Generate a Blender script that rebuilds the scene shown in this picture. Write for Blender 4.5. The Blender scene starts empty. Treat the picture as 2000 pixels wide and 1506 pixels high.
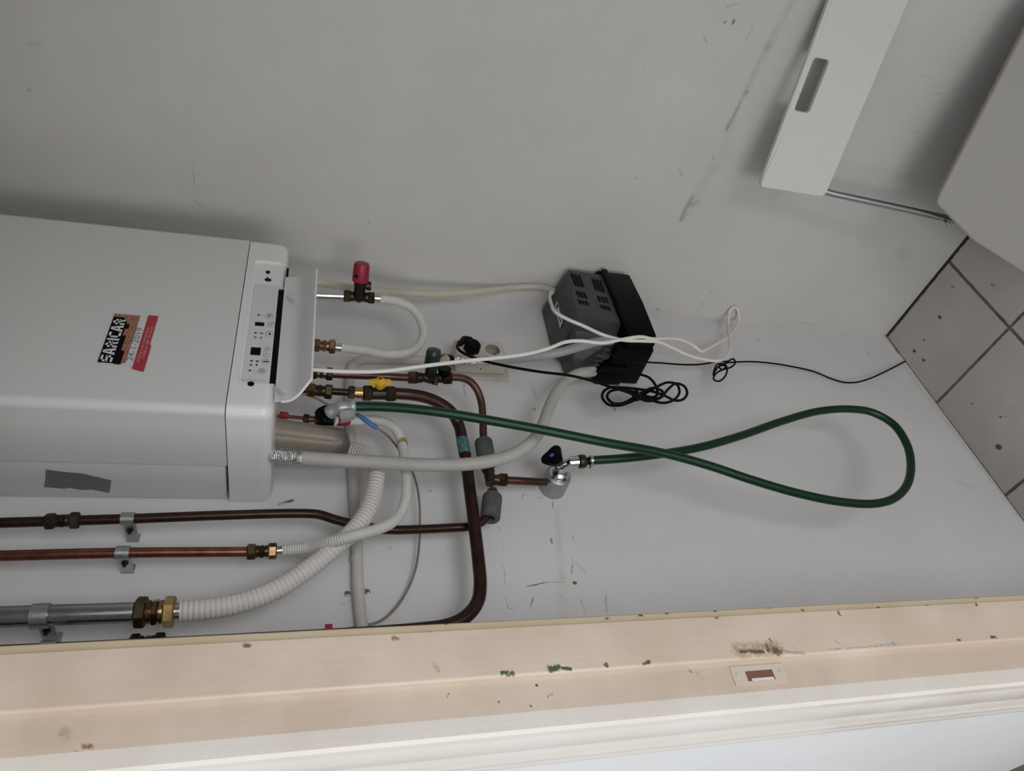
import bpy, bmesh, math, random
from mathutils import Vector, Matrix
random.seed(7)
PI = math.pi
C = bpy.context.scene.collection
sc = bpy.context.scene

# ------------------------------------------------------------------ camera
YAW, PITCH, ROLL, FPX = 0.765888, 0.292839, -0.047372, 1420.0
CAM = Vector((0, 0, 1.7))
_cy, _sy, _cp, _sp = math.cos(YAW), math.sin(YAW), math.cos(PITCH), math.sin(PITCH)
_f = Vector((_sy*_cp, _cy*_cp, -_sp)); _r = Vector((_cy, -_sy, 0)); _d = _f.cross(_r)
_c, _s = math.cos(ROLL), math.sin(ROLL)
RIGHT = _c*_r + _s*_d; DOWN = -_s*_r + _c*_d; FWD = _f
cd = bpy.data.cameras.new('camera'); cam = bpy.data.objects.new('camera', cd); C.objects.link(cam)
cd.sensor_fit = 'HORIZONTAL'; cd.sensor_width = 36; cd.lens = FPX/2000*36; cd.clip_start = 0.02
m = Matrix.Identity(4)
for i in range(3):
    m[i][0] = DOWN[i]; m[i][1] = RIGHT[i]; m[i][2] = -FWD[i]; m[i][3] = CAM[i]   # the phone was held turned by 90 degrees
cam.matrix_world = m
sc.camera = cam

# ------------------------------------------------------------------ light
sc.view_settings.view_transform = 'Standard'; sc.view_settings.look = 'None'
sc.view_settings.gamma = 1; sc.view_settings.use_curve_mapping = False
sc.view_settings.exposure = -0.06
w = bpy.data.worlds.new('world'); sc.world = w; w.use_nodes = True
w.node_tree.nodes['Background'].inputs[0].default_value = (0.93, 0.96, 1.0, 1)
w.node_tree.nodes['Background'].inputs[1].default_value = 0.85
def area(name, loc, target, sx, sy, power, col):
    l = bpy.data.lights.new(name, 'AREA'); l.shape = 'RECTANGLE'; l.size = sx; l.size_y = sy
    l.energy = power; l.color = col
    o = bpy.data.objects.new(name, l); C.objects.link(o); o.location = loc
    o.rotation_euler = (Vector(target)-Vector(loc)).to_track_quat('-Z', 'Y').to_euler()
    return o
area('window_daylight', (-2.1, -0.32, 1.10), (1.0, 0.7, 1.10), 0.8, 1.4, 20, (1.0, 0.985, 0.95))
area('room_daylight', (-1.0, -2.7, 0.85), (0.7, 1.1, 1.0), 2.1, 1.5, 58, (0.95, 0.965, 1.0))

# ------------------------------------------------------------------ geometry of the place
YB, XR = 1.1358, 1.3754            # back wall plane y, right wall plane x
def ray(x, y):
    return RIGHT*(1506-y-753.0) + DOWN*(x-1000.0) + FWD*FPX
def W(x, y, d=0.0):                # a point d metres in front of the back wall
    r = ray(x, y); return CAM + r*((YB-d)/r.y)
def onX(x, y, X):
    r = ray(x, y); return CAM + r*(X/r.x)
def onY(x, y, Y):
    r = ray(x, y); return CAM + r*(Y/r.y)

# ------------------------------------------------------------------ materials
MATS = {}
def new_mat(name, col, rough=0.5, metal=0.0, **kw):
    m = bpy.data.materials.new(name); m.use_nodes = True
    b = m.node_tree.nodes['Principled BSDF']
    b.inputs['Base Color'].default_value = (*col, 1); b.inputs['Roughness'].default_value = rough
    b.inputs['Metallic'].default_value = metal
    for k, v in kw.items(): b.inputs[k.replace('_', ' ')].default_value = v
    MATS[name] = m
    return m
class N:
    def __init__(s, m): s.t = m.node_tree; s.b = s.t.nodes['Principled BSDF']
    def n(s, typ, **kw):
        n = s.t.nodes.new(typ)
        for k, v in kw.items(): setattr(n, k, v)
        return n
    def l(s, a, b): s.t.links.new(a, b)
    def coord(s, kind='Object'): return s.n('ShaderNodeTexCoord').outputs[kind]
    def mapped(s, sock, scale):
        mp = s.n('ShaderNodeMapping'); mp.inputs['Scale'].default_value = scale; s.l(sock, mp.inputs['Vector']); return mp.outputs[0]
    def noise(s, vec, scale, detail=4, rough=.55):
        n = s.n('ShaderNodeTexNoise'); n.inputs['Scale'].default_value = scale; n.inputs['Detail'].default_value = detail
        n.inputs['Roughness'].default_value = rough; s.l(vec, n.inputs['Vector']); return n.outputs['Fac']
    def rng(s, sock, a, b, c=0., d=1.):
        r = s.n('ShaderNodeMapRange'); s.l(sock, r.inputs['Value'])
        for i, v in zip(('From Min', 'From Max', 'To Min', 'To Max'), (a, b, c, d)): r.inputs[i].default_value = v
        return r.outputs[0]
    def math(s, op, a, b=None, c=None):
        r = s.n('ShaderNodeMath', operation=op)
        for i, v in enumerate((a, b, c)):
            if v is None: continue
            if isinstance(v, (int, float)): r.inputs[i].default_value = v
            else: s.l(v, r.inputs[i])
        return r.outputs[0]
    def mix(s, fac, a, b, blend='MIX'):
        r = s.n('ShaderNodeMix', data_type='RGBA', blend_type=blend)
        for i, v in ((0, fac), (6, a), (7, b)):
            if isinstance(v, (int, float)): r.inputs[i].default_value = v
            elif isinstance(v, tuple): r.inputs[i].default_value = (*v, 1)
            else: s.l(v, r.inputs[i])
        return r.outputs[2]
    def bump(s, h, strength=.2, dist=.001):
        b = s.n('ShaderNodeBump'); b.inputs['Strength'].default_value = strength; b.inputs['Distance'].default_value = dist
        s.l(h, b.inputs['Height']); s.l(b.outputs[0], s.b.inputs['Normal'])
def varied(name, col, col2, rough=.5, metal=0., scale=30, lo=.35, hi=.65, bump=0, **kw):
    m = new_mat(name, col, rough, metal, **kw); n = N(m); c = n.coord()
    f = n.noise(c, scale, 5); n.l(n.mix(n.rng(f, lo, hi), col, col2), n.b.inputs['Base Color'])
    n.l(n.rng(n.noise(c, scale*2.3), .3, .7, rough*.8, min(1, rough*1.25)), n.b.inputs['Roughness'])
    if bump: n.bump(f, bump)
    return m
_seg = None
def seg_group():
    """distance from a point to a segment, as a soft worn mark"""
    global _seg
    if _seg: return _seg
    g = bpy.data.node_groups.new('scuff', 'ShaderNodeTree'); _seg = g
    for nm, ty in (('P', 'NodeSocketVector'), ('A', 'NodeSocketVector'), ('B', 'NodeSocketVector'), ('Width', 'NodeSocketFloat'), ('Noise', 'NodeSocketFloat')):
        g.interface.new_socket(nm, in_out='INPUT', socket_type=ty)
    g.interface.new_socket('Fac', in_out='OUTPUT', socket_type='NodeSocketFloat')
    i = g.nodes.new('NodeGroupInput'); o = g.nodes.new('NodeGroupOutput'); L = g.links.new
    def v(op, a, b=None, f=False):
        n = g.nodes.new('ShaderNodeVectorMath'); n.operation = op; L(a, n.inputs[0])
        if b is not None: L(b, n.inputs[1] if op != 'SCALE' else n.inputs['Scale'])
        return n.outputs['Value'] if f else n.outputs['Vector']
    def mt(op, a, b=None, clamp=False):
        n = g.nodes.new('ShaderNodeMath'); n.operation = op; n.use_clamp = clamp; L(a, n.inputs[0])
        if b is not None:
            if isinstance(b, float): n.inputs[1].default_value = b
            else: L(b, n.inputs[1])
        return n.outputs[0]
    P, A, B, Wd, Nz = (i.outputs[k] for k in ('P', 'A', 'B', 'Width', 'Noise'))
    pa = v('SUBTRACT', P, A); ba = v('SUBTRACT', B, A)
    h = mt('DIVIDE', v('DOT_PRODUCT', pa, ba, True), v('DOT_PRODUCT', ba, ba, True), True)
    d = v('LENGTH', v('SUBTRACT', pa, v('SCALE', ba, h)), None, True)
    fade = mt('SUBTRACT', mt('DIVIDE', d, Wd), None)
    e = mt('SUBTRACT', mt('ADD', Nz, None), None)
    n1 = g.nodes.new('ShaderNodeMath'); n1.operation = 'SUBTRACT'; n1.use_clamp = True; n1.inputs[0].default_value = 1.0; L(mt('DIVIDE', d, Wd), n1.inputs[1])
    n2 = mt('MULTIPLY', n1.outputs[0], Nz, True)
    L(n2, o.inputs['Fac'])
    for n in list(g.nodes):
        if n.type == 'MATH' and not n.outputs[0].is_linked: g.nodes.remove(n)
    return g
def add_marks(n, base, vec, noise, marks):
    """marks: (pointA, pointB, width, colour, strength)"""
    out = base
    for a, b, wd, col, st in marks:
        g = n.n('ShaderNodeGroup'); g.node_tree = seg_group()
        n.l(vec, g.inputs['P']); g.inputs['A'].default_value = a; g.inputs['B'].default_value = b
        if (Vector(a)-Vector(b)).length < 1e-6: g.inputs['B'].default_value = Vector(a)+Vector((.0005, .0005, .0005))
        g.inputs['Width'].default_value = wd; n.l(noise, g.inputs['Noise'])
        out = n.mix(n.math('MULTIPLY', g.outputs[0], st), out, col)
    return out
def wall_mat(name, col, col2, marks, rough=.6, yellow=None):
    m = new_mat(name, col, rough); n = N(m); c = n.coord()
    f = n.noise(c, 2.2, 6, .6)
    base = n.mix(n.rng(f, .35, .68), col, col2)
    fine = n.noise(c, 55, 3)
    sp = n.noise(c, 14, 2)
    spots = n.math('MULTIPLY', n.rng(n.noise(c, 38, 2, .4), .755, .79), n.rng(sp, .5, .6))
    base = n.mix(n.math('MULTIPLY', spots, .3), base, tuple(k*.42 for k in col))
    wob = n.n('ShaderNodeVectorMath', operation='ADD')
    nt = n.n('ShaderNodeTexNoise'); nt.inputs['Scale'].default_value = 25; nt.inputs['Detail'].default_value = 3; n.l(c, nt.inputs['Vector'])
    sub = n.n('ShaderNodeVectorMath', operation='SUBTRACT'); n.l(nt.outputs['Color'], sub.inputs[0]); sub.inputs[1].default_value = (.5, .5, .5)
    scl = n.n('ShaderNodeVectorMath', operation='SCALE'); n.l(sub.outputs[0], scl.inputs[0]); scl.inputs['Scale'].default_value = .012
    n.l(c, wob.inputs[0]); n.l(scl.outputs[0], wob.inputs[1])
    nz = n.rng(n.noise(c, 34, 5, .7), .3, .7, .3, 1.7)
    base = add_marks(n, base, wob.outputs[0], nz, marks)
    n.l(base, n.b.inputs['Base Color'])
    hsum = n.math('ADD', n.math('MULTIPLY', n.noise(c, 7, 5, .6), 2.5), n.math('MULTIPLY', fine, .25))
    n.bump(hsum, .35, .004)
    return m

def tri(p): return (p.x, p.y, p.z)
GREYM = (.16, .16, .17)
def mr(x1, y1, x2, y2, wd, st, col=GREYM): return (tri(onX(x1, y1, XR)), tri(onX(x2, y2, XR)), wd, col, st)
def mb(x1, y1, x2, y2, wd, st, col=(.13, .12, .12)): return (tri(W(x1, y1)), tri(W(x2, y2)), wd*1.15, col, min(st*1.35, 1.6))
right_marks = [mr(1330, 430, 1352, 385, .010, .55), mr(1352, 400, 1362, 395, .012, .4), mr(1420, 252, 1458, 180, .007, .5), mr(1458, 178, 1500, 90, .012, .22),
    mr(1500, 90, 1550, 0, .014, .22), mr(1430, 240, 1400, 330, .02, .10), mr(1390, 330, 1340, 420, .025, .12), mr(1455, 85, 1478, 35, .003, .3), mr(1420, 14, 1440, 10, .003, .5),
    mr(1415, 42, 1419, 41, .0035, .9), mr(1432, 44, 1434, 38, .004, 1.3), mr(1374, 70, 1380, 84, .003, .5), mr(1392, 310, 1394, 304, .004, .5),
    mr(1305, 345, 1312, 340, .003, .5), mr(1325, 330, 1332, 345, .003, .5), mr(1240, 347, 1243, 349, .003, .6),
    mr(362, 200, 378, 300, .0016, .22), mr(378, 300, 380, 392, .0018, .42), mr(383, 393, 400, 402, .004, .4), mr(60, 88, 80, 86, .006, .25), mr(55, 176, 58, 176, .004, .4),
    mr(1283, 602, 1285, 606, .004, .6), mr(1368, 597, 1373, 592, .003, .6), mr(1386, 570, 1388, 570, .003, .6), mr(1220, 560, 1225, 566, .003, .5), mr(1560, 630, 1585, 634, .004, .3),
    mr(1760, 490, 1770, 500, .022, .15), mr(1895, 0, 1900, 60, .003, .0), mr(1820, 185, 1850, 178, .0016, .5), mr(1850, 178, 1900, 167, .0016, .35), mr(1795, 145, 1818, 156, .0014, .4), mr(1780, 258, 1797, 257, .0016, .5), mr(620, 40, 640, 42, .004, .1)]
back_marks = [mb(1029, 1145, 1070, 1137, .0018, 1.0), mb(1070, 1137, 1126, 1137, .0014, .5), mb(1122, 1138, 1124, 1138, .004, 1.2), mb(1107, 1130, 1102, 1160, .0014, 1.0), mb(1094, 1163, 1121, 1184, .0014, 1.0),
    mb(1041, 1168, 1036, 1192, .0015, .9), mb(1117, 1090, 1117, 1125, .0015, .6), mb(1119, 1037, 1120, 1060, .0013, .6), mb(1125, 1100, 1140, 1118, .006, .14), mb(1133, 1170, 1143, 1198, .002, .35), mb(1184, 1165, 1187, 1198, .002, .45),
    mb(1079, 980, 1079, 992, .0018, 1.0), mb(1075, 1052, 1077, 1060, .003, .7), mb(1022, 965, 1060, 972, .0012, .6), mb(1022, 965, 1021, 974, .0013, .6),
    mb(975, 1030, 985, 1080, .0012, .35), mb(980, 1100, 992, 1186, .0014, .4), mb(993, 1187, 1020, 1187, .0016, .4),
    mb(1088, 1000, 1098, 1130, .009, .15, (.42, .33, .16)), mb(1098, 1130, 1100, 1200, .012, .10, (.45, .36, .18)),
    mb(545, 985, 572, 977, .004, .8), mb(716, 1130, 717, 1138, .001, 0), mb(665, 1180, 690, 1176, .001, .3), mb(760, 1068, 762, 1070, .004, .3), mb(837, 958, 839, 958, .004, .45),
    mb(1040, 750, 1045, 772, .006, .25, (.35, .33, .28)), mb(1035, 800, 1040, 830, .008, .2, (.40, .34, .24)), mb(905, 750, 908, 775, .003, .4),
    mb(1042, 797, 1044, 799, .004, .7), mb(1200, 800, 1202, 800, .004, .7), mb(1480, 665, 1482, 667, .004, .3), mb(1695, 690, 1698, 693, .003, .7), mb(1730, 655, 1755, 690, .006, .6), 
    mb(1770, 720, 1990, 1008, .010, .16, (.3, .27, .22)), mb(1870, 940, 1900, 955, .012, .15, (.35, .28, .2)), mb(1205, 700, 1210, 706, .003, .3)]
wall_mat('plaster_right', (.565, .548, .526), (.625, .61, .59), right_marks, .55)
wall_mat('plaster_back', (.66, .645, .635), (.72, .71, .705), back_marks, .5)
wall_mat('plaster_room', (.70, .705, .71), (.745, .75, .76), [(tri(onX(1935, 1386, .288)), tri(onX(1937, 1388, .288)), .006, (.12, .1, .09), 1.5)], .6)

def painted_wood(name, col, col2, chipcol, marks=()):
    m = new_mat(name, col, .38); n = N(m); c = n.coord()
    g = n.noise(n.mapped(c, (1, 1, .06)), 160, 4)
    f = n.noise(c, 9, 5)
    base = n.mix(n.rng(f, .35, .7), col, col2)
    chips = n.math('MULTIPLY', n.rng(n.noise(c, 60, 4, .6), .72, .76), n.rng(n.noise(c, 6, 2), .5, .55))
    base = n.mix(n.math('MULTIPLY', chips, .35), base, chipcol)
    nz = n.rng(n.noise(c, 180, 4, .65), .38, .55, .1, 1.6)
    nt = n.n('ShaderNodeTexNoise'); nt.inputs['Scale'].default_value = 160; nt.inputs['Detail'].default_value = 3; n.l(c, nt.inputs['Vector'])
    wob = n.n('ShaderNodeVectorMath', operation='MULTIPLY_ADD'); n.l(nt.outputs['Color'], wob.inputs[0]); wob.inputs[1].default_value = (.004, .004, .008); n.l(c, wob.inputs[2])
    sh = n.n('ShaderNodeVectorMath', operation='SUBTRACT'); n.l(wob.outputs[0], sh.inputs[0]); sh.inputs[1].default_value = (.002, .002, .004)
    base = add_marks(n, base, sh.outputs[0], nz, marks)
    n.l(base, n.b.inputs['Base Color']); n.l(n.rng(f, .3, .7, .3, .5), n.b.inputs['Roughness'])
    n.bump(n.math('ADD', g, n.math('MULTIPLY', f, .8)), .25, .0012)
    return m
def mj(x1, y1, x2, y2, wd, st, col, Y=.82): return (tri(onY(x1, y1, Y)), tri(onY(x2, y2, Y)), wd, col, st)
GRN = (.06, .09, .035); BRN = (.12, .085, .05); RST = (.30, .19, .11)
jm = [mj(982, 1315, 1000, 1316, .004, 2.2, GRN), mj(1074, 1306, 1090, 1304, .0055, 2.2, GRN), mj(1090, 1305, 1112, 1307, .003, 2, GRN), mj(1183, 1297, 1186, 1300, .003, 2, BRN), mj(1258, 1295, 1268, 1293, .003, 2, BRN),
      mj(770, 1247, 774, 1247, .004, 1.3, RST), mj(480, 1260, 486, 1261, .004, 1.2, BRN), mj(1398, 1207, 1401, 1208, .003, 1.6, BRN), mj(1638, 1196, 1641, 1200, .003, 1.6, BRN), mj(1905, 1178, 1908, 1182, .002, 1.6, BRN),
      mj(1504, 1249, 1508, 1255, .002, 1.6, BRN), mj(1633, 1253, 1645, 1263, .0022, 1.4, (.34, .36, .38)), mj(1618, 1269, 1755, 1258, .0016, 1.2, (.36, .34, .33)), mj(1743, 1256, 1748, 1258, .003, 1.6, (.33, .34, .34)),
      mj(1936, 1245, 1945, 1244, .0028, 1.6, BRN), mj(1870, 1250, 1876, 1250, .002, 1.4, BRN), mj(850, 1300, 856, 1308, .004, .6, RST), mj(1440, 1268, 1520, 1264, .012, .7, RST), mj(1525, 1272, 1570, 1276, .003, .4, BRN), mj(1500, 1264, 1519, 1273, .0085, 1.0, BRN), mj(1448, 1273, 1500, 1273, .0035, 1.2, BRN), mj(1450, 1284, 1510, 1281, .004, .6, (.42, .30, .15))]
jm += [mj(1048, 1338, 1050, 1338, .0022, 1.8, BRN, .83), mj(165, 1458, 176, 1459, .004, 1.0, (.28, .14, .06), .83), mj(148, 1468, 147, 1472, .002, 1.4, BRN, .83), mj(125, 1430, 130, 1440, .007, .45, RST, .83), mj(1070, 1362, 1078, 1354, .001, 1.2, BRN, .83), mj(973, 1370, 974, 1372, .0015, 1.5, BRN, .83), mj(1037, 1378, 1038, 1380, .0015, 1.5, BRN, .83), mj(875, 1355, 875, 1362, .0012, 1, BRN, .83), mj(1349, 1310, 1350, 1312, .003, .9, RST, .83), mj(1360, 1315, 1372, 1325, .004, .3, RST, .83)]
painted_wood('peach_paint', (.545, .44, .35), (.62, .52, .43), (.22, .17, .11), jm)
bmk = [(tri(onY(x, y, .822)), tri(onY(x+4, y, .822)), .0022, BRN, 1.6) for x, y in ((1184, 1208), (1300, 1198), (1395, 1193), (1500, 1187), (1565, 1192), (1713, 1187), (1905, 1168), (870, 1218), (960, 1212), (1250, 1202), (835, 1236), (1810, 1184))]
painted_wood('yellowed_paint', (.50, .40, .26), (.56, .46, .32), (.2, .15, .08), bmk)
painted_wood('cream_paint', (.66, .61, .545), (.70, .67, .625), (.5, .42, .35), [mj(752, 1452, 757, 1452, .002, 1.5, BRN, 1.0) ])
new_mat('raw_wood', (.17, .075, .05), .7)
new_mat('scratched_paint', (.56, .49, .40), .5)

def tile_mat():
    m = new_mat('floor_tiles', (.36, .345, .32), .5); n = N(m); c = n.coord()
    s = n.n('ShaderNodeSeparateXYZ'); n.l(c, s.inputs[0])
    def linedist(sock, off, pitch):
        a = n.math('DIVIDE', n.math('SUBTRACT', sock, off), pitch)
        fr = n.math('FRACT', n.math('ADD', a, 100.5))
        return n.math('MULTIPLY', n.math('ABSOLUTE', n.math('SUBTRACT', fr, .5)), pitch)
    nz = n.math('MULTIPLY', n.math('SUBTRACT', n.noise(c, 70, 3), .5), .004)
    dx = linedist(s.outputs[0], XR-.2745, .307); dy = linedist(s.outputs[1], YB-.2835, .307)
    d = n.math('ADD', n.math('MINIMUM', dx, dy), nz)
    grout = n.rng(d, .0032, .0048, 1, 0)
    base = n.mix(n.rng(n.noise(c, 5, 5), .35, .7), (.52, .50, .47), (.44, .42, .39))
    spots = n.math('MULTIPLY', n.rng(n.noise(c, 60, 3, .5), .73, .77), .5)
    base = n.mix(spots, base, (.13, .115, .09))
    def fl(x, y, wd, st, col):
        r = ray(x, y); p = CAM + r*(-1.7/r.z); return ((p.x, p.y, 0), (p.x+.004, p.y+.002, 0), wd, col, st)
    base = add_marks(n, base, c, n.rng(n.noise(c, 90, 3), .35, .5, .3, 2.2), [fl(1837, 620, .006, 1.2, (.08, .08, .08)), fl(1787, 686, .005, 1.5, (.07, .065, .06)), fl(1952, 874, .008, 1.5, (.08, .07, .05)), fl(1805, 704, .005, 1.2, (.1, .1, .1)), fl(1971, 784, .014, .6, (.55, .54, .5)), fl(1862, 560, .004, .8, (.1, .1, .1)), fl(1940, 557, .005, .8, (.2, .18, .1)), fl(1806, 665, .003, 1, (.1, .1, .1)), fl(1956, 815, .003, 1, (.1, .09, .08)), fl(1900, 789, .003, 1, (.15, .13, .1)), fl(1745, 660, .03, .3, (.45, .33, .24))])
    gcol = n.mix(n.rng(n.noise(c, 25, 4), .3, .7), (.065, .055, .045), (.16, .125, .085))
    base = n.mix(grout, base, gcol)
    # dirty joints along the two walls
    ex = n.math('ADD', n.math('SUBTRACT', XR, s.outputs[0]), n.math('MULTIPLY', nz, 1.5))
    ey = n.math('ADD', n.math('SUBTRACT', YB, s.outputs[1]), nz)
    base = n.mix(n.rng(ex, .009, .012, 1, 0), base, (.012, .011, .010))
    base = n.mix(n.rng(ey, .0015, .0035, 1, 0), base, (.12, .09, .06))
    n.l(base, n.b.inputs['Base Color'])
    n.l(n.rng(n.noise(c, 6), .3, .7, .3, .55), n.b.inputs['Roughness'])
    n.bump(n.math('SUBTRACT', n.math('MULTIPLY', n.noise(c, 10), .3), grout), .5, .002)
tile_mat()

new_mat('boiler_white', (.60, .605, .59), .36, Coat_Weight=.1)
new_mat('cap_white', (.70, .705, .69), .30, Coat_Weight=.2)
new_mat('panel_grey', (.58, .60, .60), .4)
new_mat('black_plastic', (.0022, .0022, .0025), .38, Specular_IOR_Level=.10)
new_mat('print_black', (.0022, .0022, .0025), .5, Specular_IOR_Level=.10)
new_mat('print_grey', (.20, .20, .21), .5)
new_mat('flap_white', (.60, .595, .585), .38)
new_mat('sticker_black', (.0022, .0022, .0025), .4, Specular_IOR_Level=.10)
new_mat('sticker_white', (.60, .59, .60), .45)
new_mat('sticker_red', (.37, .028, .042), .4)
new_mat('sticker_pink', (.62, .34, .36), .5)
def brick():
    m = new_mat('sticker_brick', (.35, .13, .07), .5); n = N(m); c = n.coord('UV')
    b = n.n('ShaderNodeTexBrick'); n.l(c, b.inputs['Vector'])
    b.inputs['Color1'].default_value = (.50, .24, .15, 1); b.inputs['Color2'].default_value = (.36, .13, .075, 1); b.inputs['Mortar'].default_value = (.12, .05, .03, 1)
    b.inputs['Scale'].default_value = 1; b.inputs['Brick Width'].default_value = .0055; b.inputs['Row Height'].default_value = .0034; b.inputs['Mortar Size'].default_value = .0005
    n.l(b.outputs['Color'], n.b.inputs['Base Color'])
brick()
varied('duct_tape', (.12, .13, .135), (.145, .155, .155), .45, .1, 120, bump=.2)
varied('duct_tape_silver', (.33, .34, .35), (.42, .43, .44), .35, .45, 60, bump=.5)
varied('copper_dark', (.062, .033, .026), (.045, .025, .020), .33, .85, 40)
varied('copper_bright', (.30, .125, .075), (.18, .075, .05), .28, .95, 35)
varied('copper_mid', (.135, .068, .052), (.09, .045, .036), .34, .9, 35)
varied('copper_pink', (.15, .08, .066), (.105, .055, .047), .4, .8, 35)
varied('brass', (.30, .20, .10), (.16, .10, .055), .28, 1, 60)
varied('brass_dark', (.085, .062, .035), (.05, .036, .022), .35, .9, 60)
varied('brass_bright', (.62, .45, .20), (.45, .3, .13), .25, 1, 60)
varied('bronze_black', (.05, .038, .028), (.03, .024, .02), .35, .8, 60)
varied('steel_pipe', (.42, .45, .43), (.34, .37, .355), .25, 1, 20)
varied('chrome', (.62, .62, .62), (.5, .5, .5), .16, 1, 40)
varied('chrome_matt', (.42, .42, .42), (.36, .36, .36), .36, .8, 40)
varied('galvanised', (.48, .49, .48), (.36, .38, .37), .38, .9, 90, bump=.1)
new_mat('rail_steel', (.42, .46, .46), .22, 1)
new_mat('yellow_plastic', (.72, .42, .035), .4)
new_mat('red_plastic', (.27, .013, .030), .42)
new_mat('red_dark', (.28, .012, .02), .4)
new_mat('red_tape', (.33, .015, .05), .45)
new_mat('green_plastic', (.008, .028, .020), .35)
new_mat('black_rubber', (.0022, .0022, .0025), .5, Specular_IOR_Level=.10)
new_mat('cable_black', (.0022, .0022, .0025), .42, Specular_IOR_Level=.10)
new_mat('cable_white', (.74, .71, .66), .42)
new_mat('white_plastic', (.70, .69, .66), .38)
new_mat('blue_plastic', (.035, .17, .42), .45)
new_mat('blue_dot', (.06, .18, .45), .4)
varied('socket_cream', (.62, .58, .49), (.55, .50, .40), .42, 0, 18)
varied('socket_dark', (.40, .36, .33), (.34, .30, .27), .35, 0, 30)
new_mat('contact_hole', (.05, .03, .02), .5)
varied('foam_grey', (.075, .075, .077), (.115, .115, .117), .85, 0, 90, bump=.6)
varied('pump_grey', (.042, .045, .048), (.055, .058, .060), .45, 0, 10)
new_mat('pump_black', (.0022, .0022, .0025), .42, Specular_IOR_Level=.10)
def trap_mat():
    m = new_mat('trap_beige', (.3, .27, .2), .42, Transmission_Weight=.1); n = N(m); c = n.coord()
    sp = n.n('ShaderNodeSeparateXYZ'); n.l(c, sp.inputs[0]); nz = n.noise(c, 40, 4)
    base = n.mix(n.rng(n.noise(c, 14), .35, .65), (.33, .29, .225), (.25, .215, .165))
    grime = n.rng(n.math('ADD', sp.outputs[2], n.math('MULTIPLY', nz, .03)), -.092, -.072, 1, 0)   # dirt settled in the bottom of the cup
    n.l(n.mix(n.math('MULTIPLY', grime, .8), base, (.085, .08, .07)), n.b.inputs['Base Color'])
trap_mat()
varied('conduit_white', (.60, .575, .55), (.50, .47, .43), .5, 0, 18, bump=.3)
new_mat('clear_tube', (.72, .69, .58), .22, Transmission_Weight=.4, IOR=1.4)
new_mat('chair_white', (.66, .65, .61), .42)
new_mat('chair_seat', (.34, .325, .29), .45)
varied('wire_brown', (.26, .22, .17), (.20, .165, .125), .5, 0, 60)
new_mat('rust_band', (.33, .23, .11), .6)
new_mat('beige_cone', (.38, .28, .21), .5)
varied('verdigris', (.03, .13, .15), (.11, .22, .22), .6, 0, 220, lo=.45, hi=.55, bump=.4)
varied('foil', (.75, .75, .75), (.45, .45, .45), .2, 1, 160, bump=1.0)
N(MATS['foil']).t.nodes['Bump'].inputs['Distance'].default_value = .004
def hose_mat(name, col, groove, k=1.0, rough=.5, trans=0, g0=.15, g1=.45):
    """v runs one unit per ring, the grooves take the darker groove colour, unevenly"""
    m = new_mat(name, col, rough); n = N(m); n.b.inputs['Transmission Weight'].default_value = trans
    s = n.n('ShaderNodeSeparateXYZ'); n.l(n.coord('UV'), s.inputs[0])
    fr = n.math('ABSOLUTE', n.math('SUBTRACT', n.math('FRACT', s.outputs[1]), .5))
    g = n.rng(fr, g1, g0, 0, 1) if False else n.rng(fr, g0, g1, 1, 0)
    nz = n.rng(n.noise(n.coord(), 18, 3), .3, .6, .25, 1)
    base = n.mix(n.math('MULTIPLY', n.math('MULTIPLY', g, nz), k), col, groove)
    n.l(base, n.b.inputs['Base Color'])
hose_mat('corrugated_white', (.66, .645, .615), (.26, .25, .235), .75, g0=.05, g1=.2)
hose_mat('corrugated_large', (.66, .635, .60), (.24, .22, .20), .75, g0=.02, g1=.11)
hose_mat('corrugated_grey', (.50, .485, .455), (.36, .345, .32), .6, .42, .1)
hose_mat('corrugated_drain', (.38, .40, .40), (.26, .28, .28), .6, .42, .1)
def garden_hose():
    m = new_mat('garden_hose', (.006, .045, .020), .30, Specular_IOR_Level=.34, Specular_Tint=(.7, 1, .8, 1)); n = N(m)
    s = n.n('ShaderNodeSeparateXYZ'); n.l(n.coord('UV'), s.inputs[0])
    U, V = s.outputs[0], s.outputs[1]
    def strand(sg):
        t = n.math('FRACT', n.math('ADD', n.math('MULTIPLY', U, 12.0*sg), n.math('MULTIPLY', V, 1/.0042)))
        return n.rng(n.math('ABSOLUTE', n.math('SUBTRACT', t, .5)), .10, .16, 1, 0)
    a = n.math('MAXIMUM', strand(1), strand(-1))
    n.l(n.mix(n.math('MULTIPLY', a, .55), (.0008, .008, .003), (.016, .080, .034)), n.b.inputs['Base Color'])
garden_hose()

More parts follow.
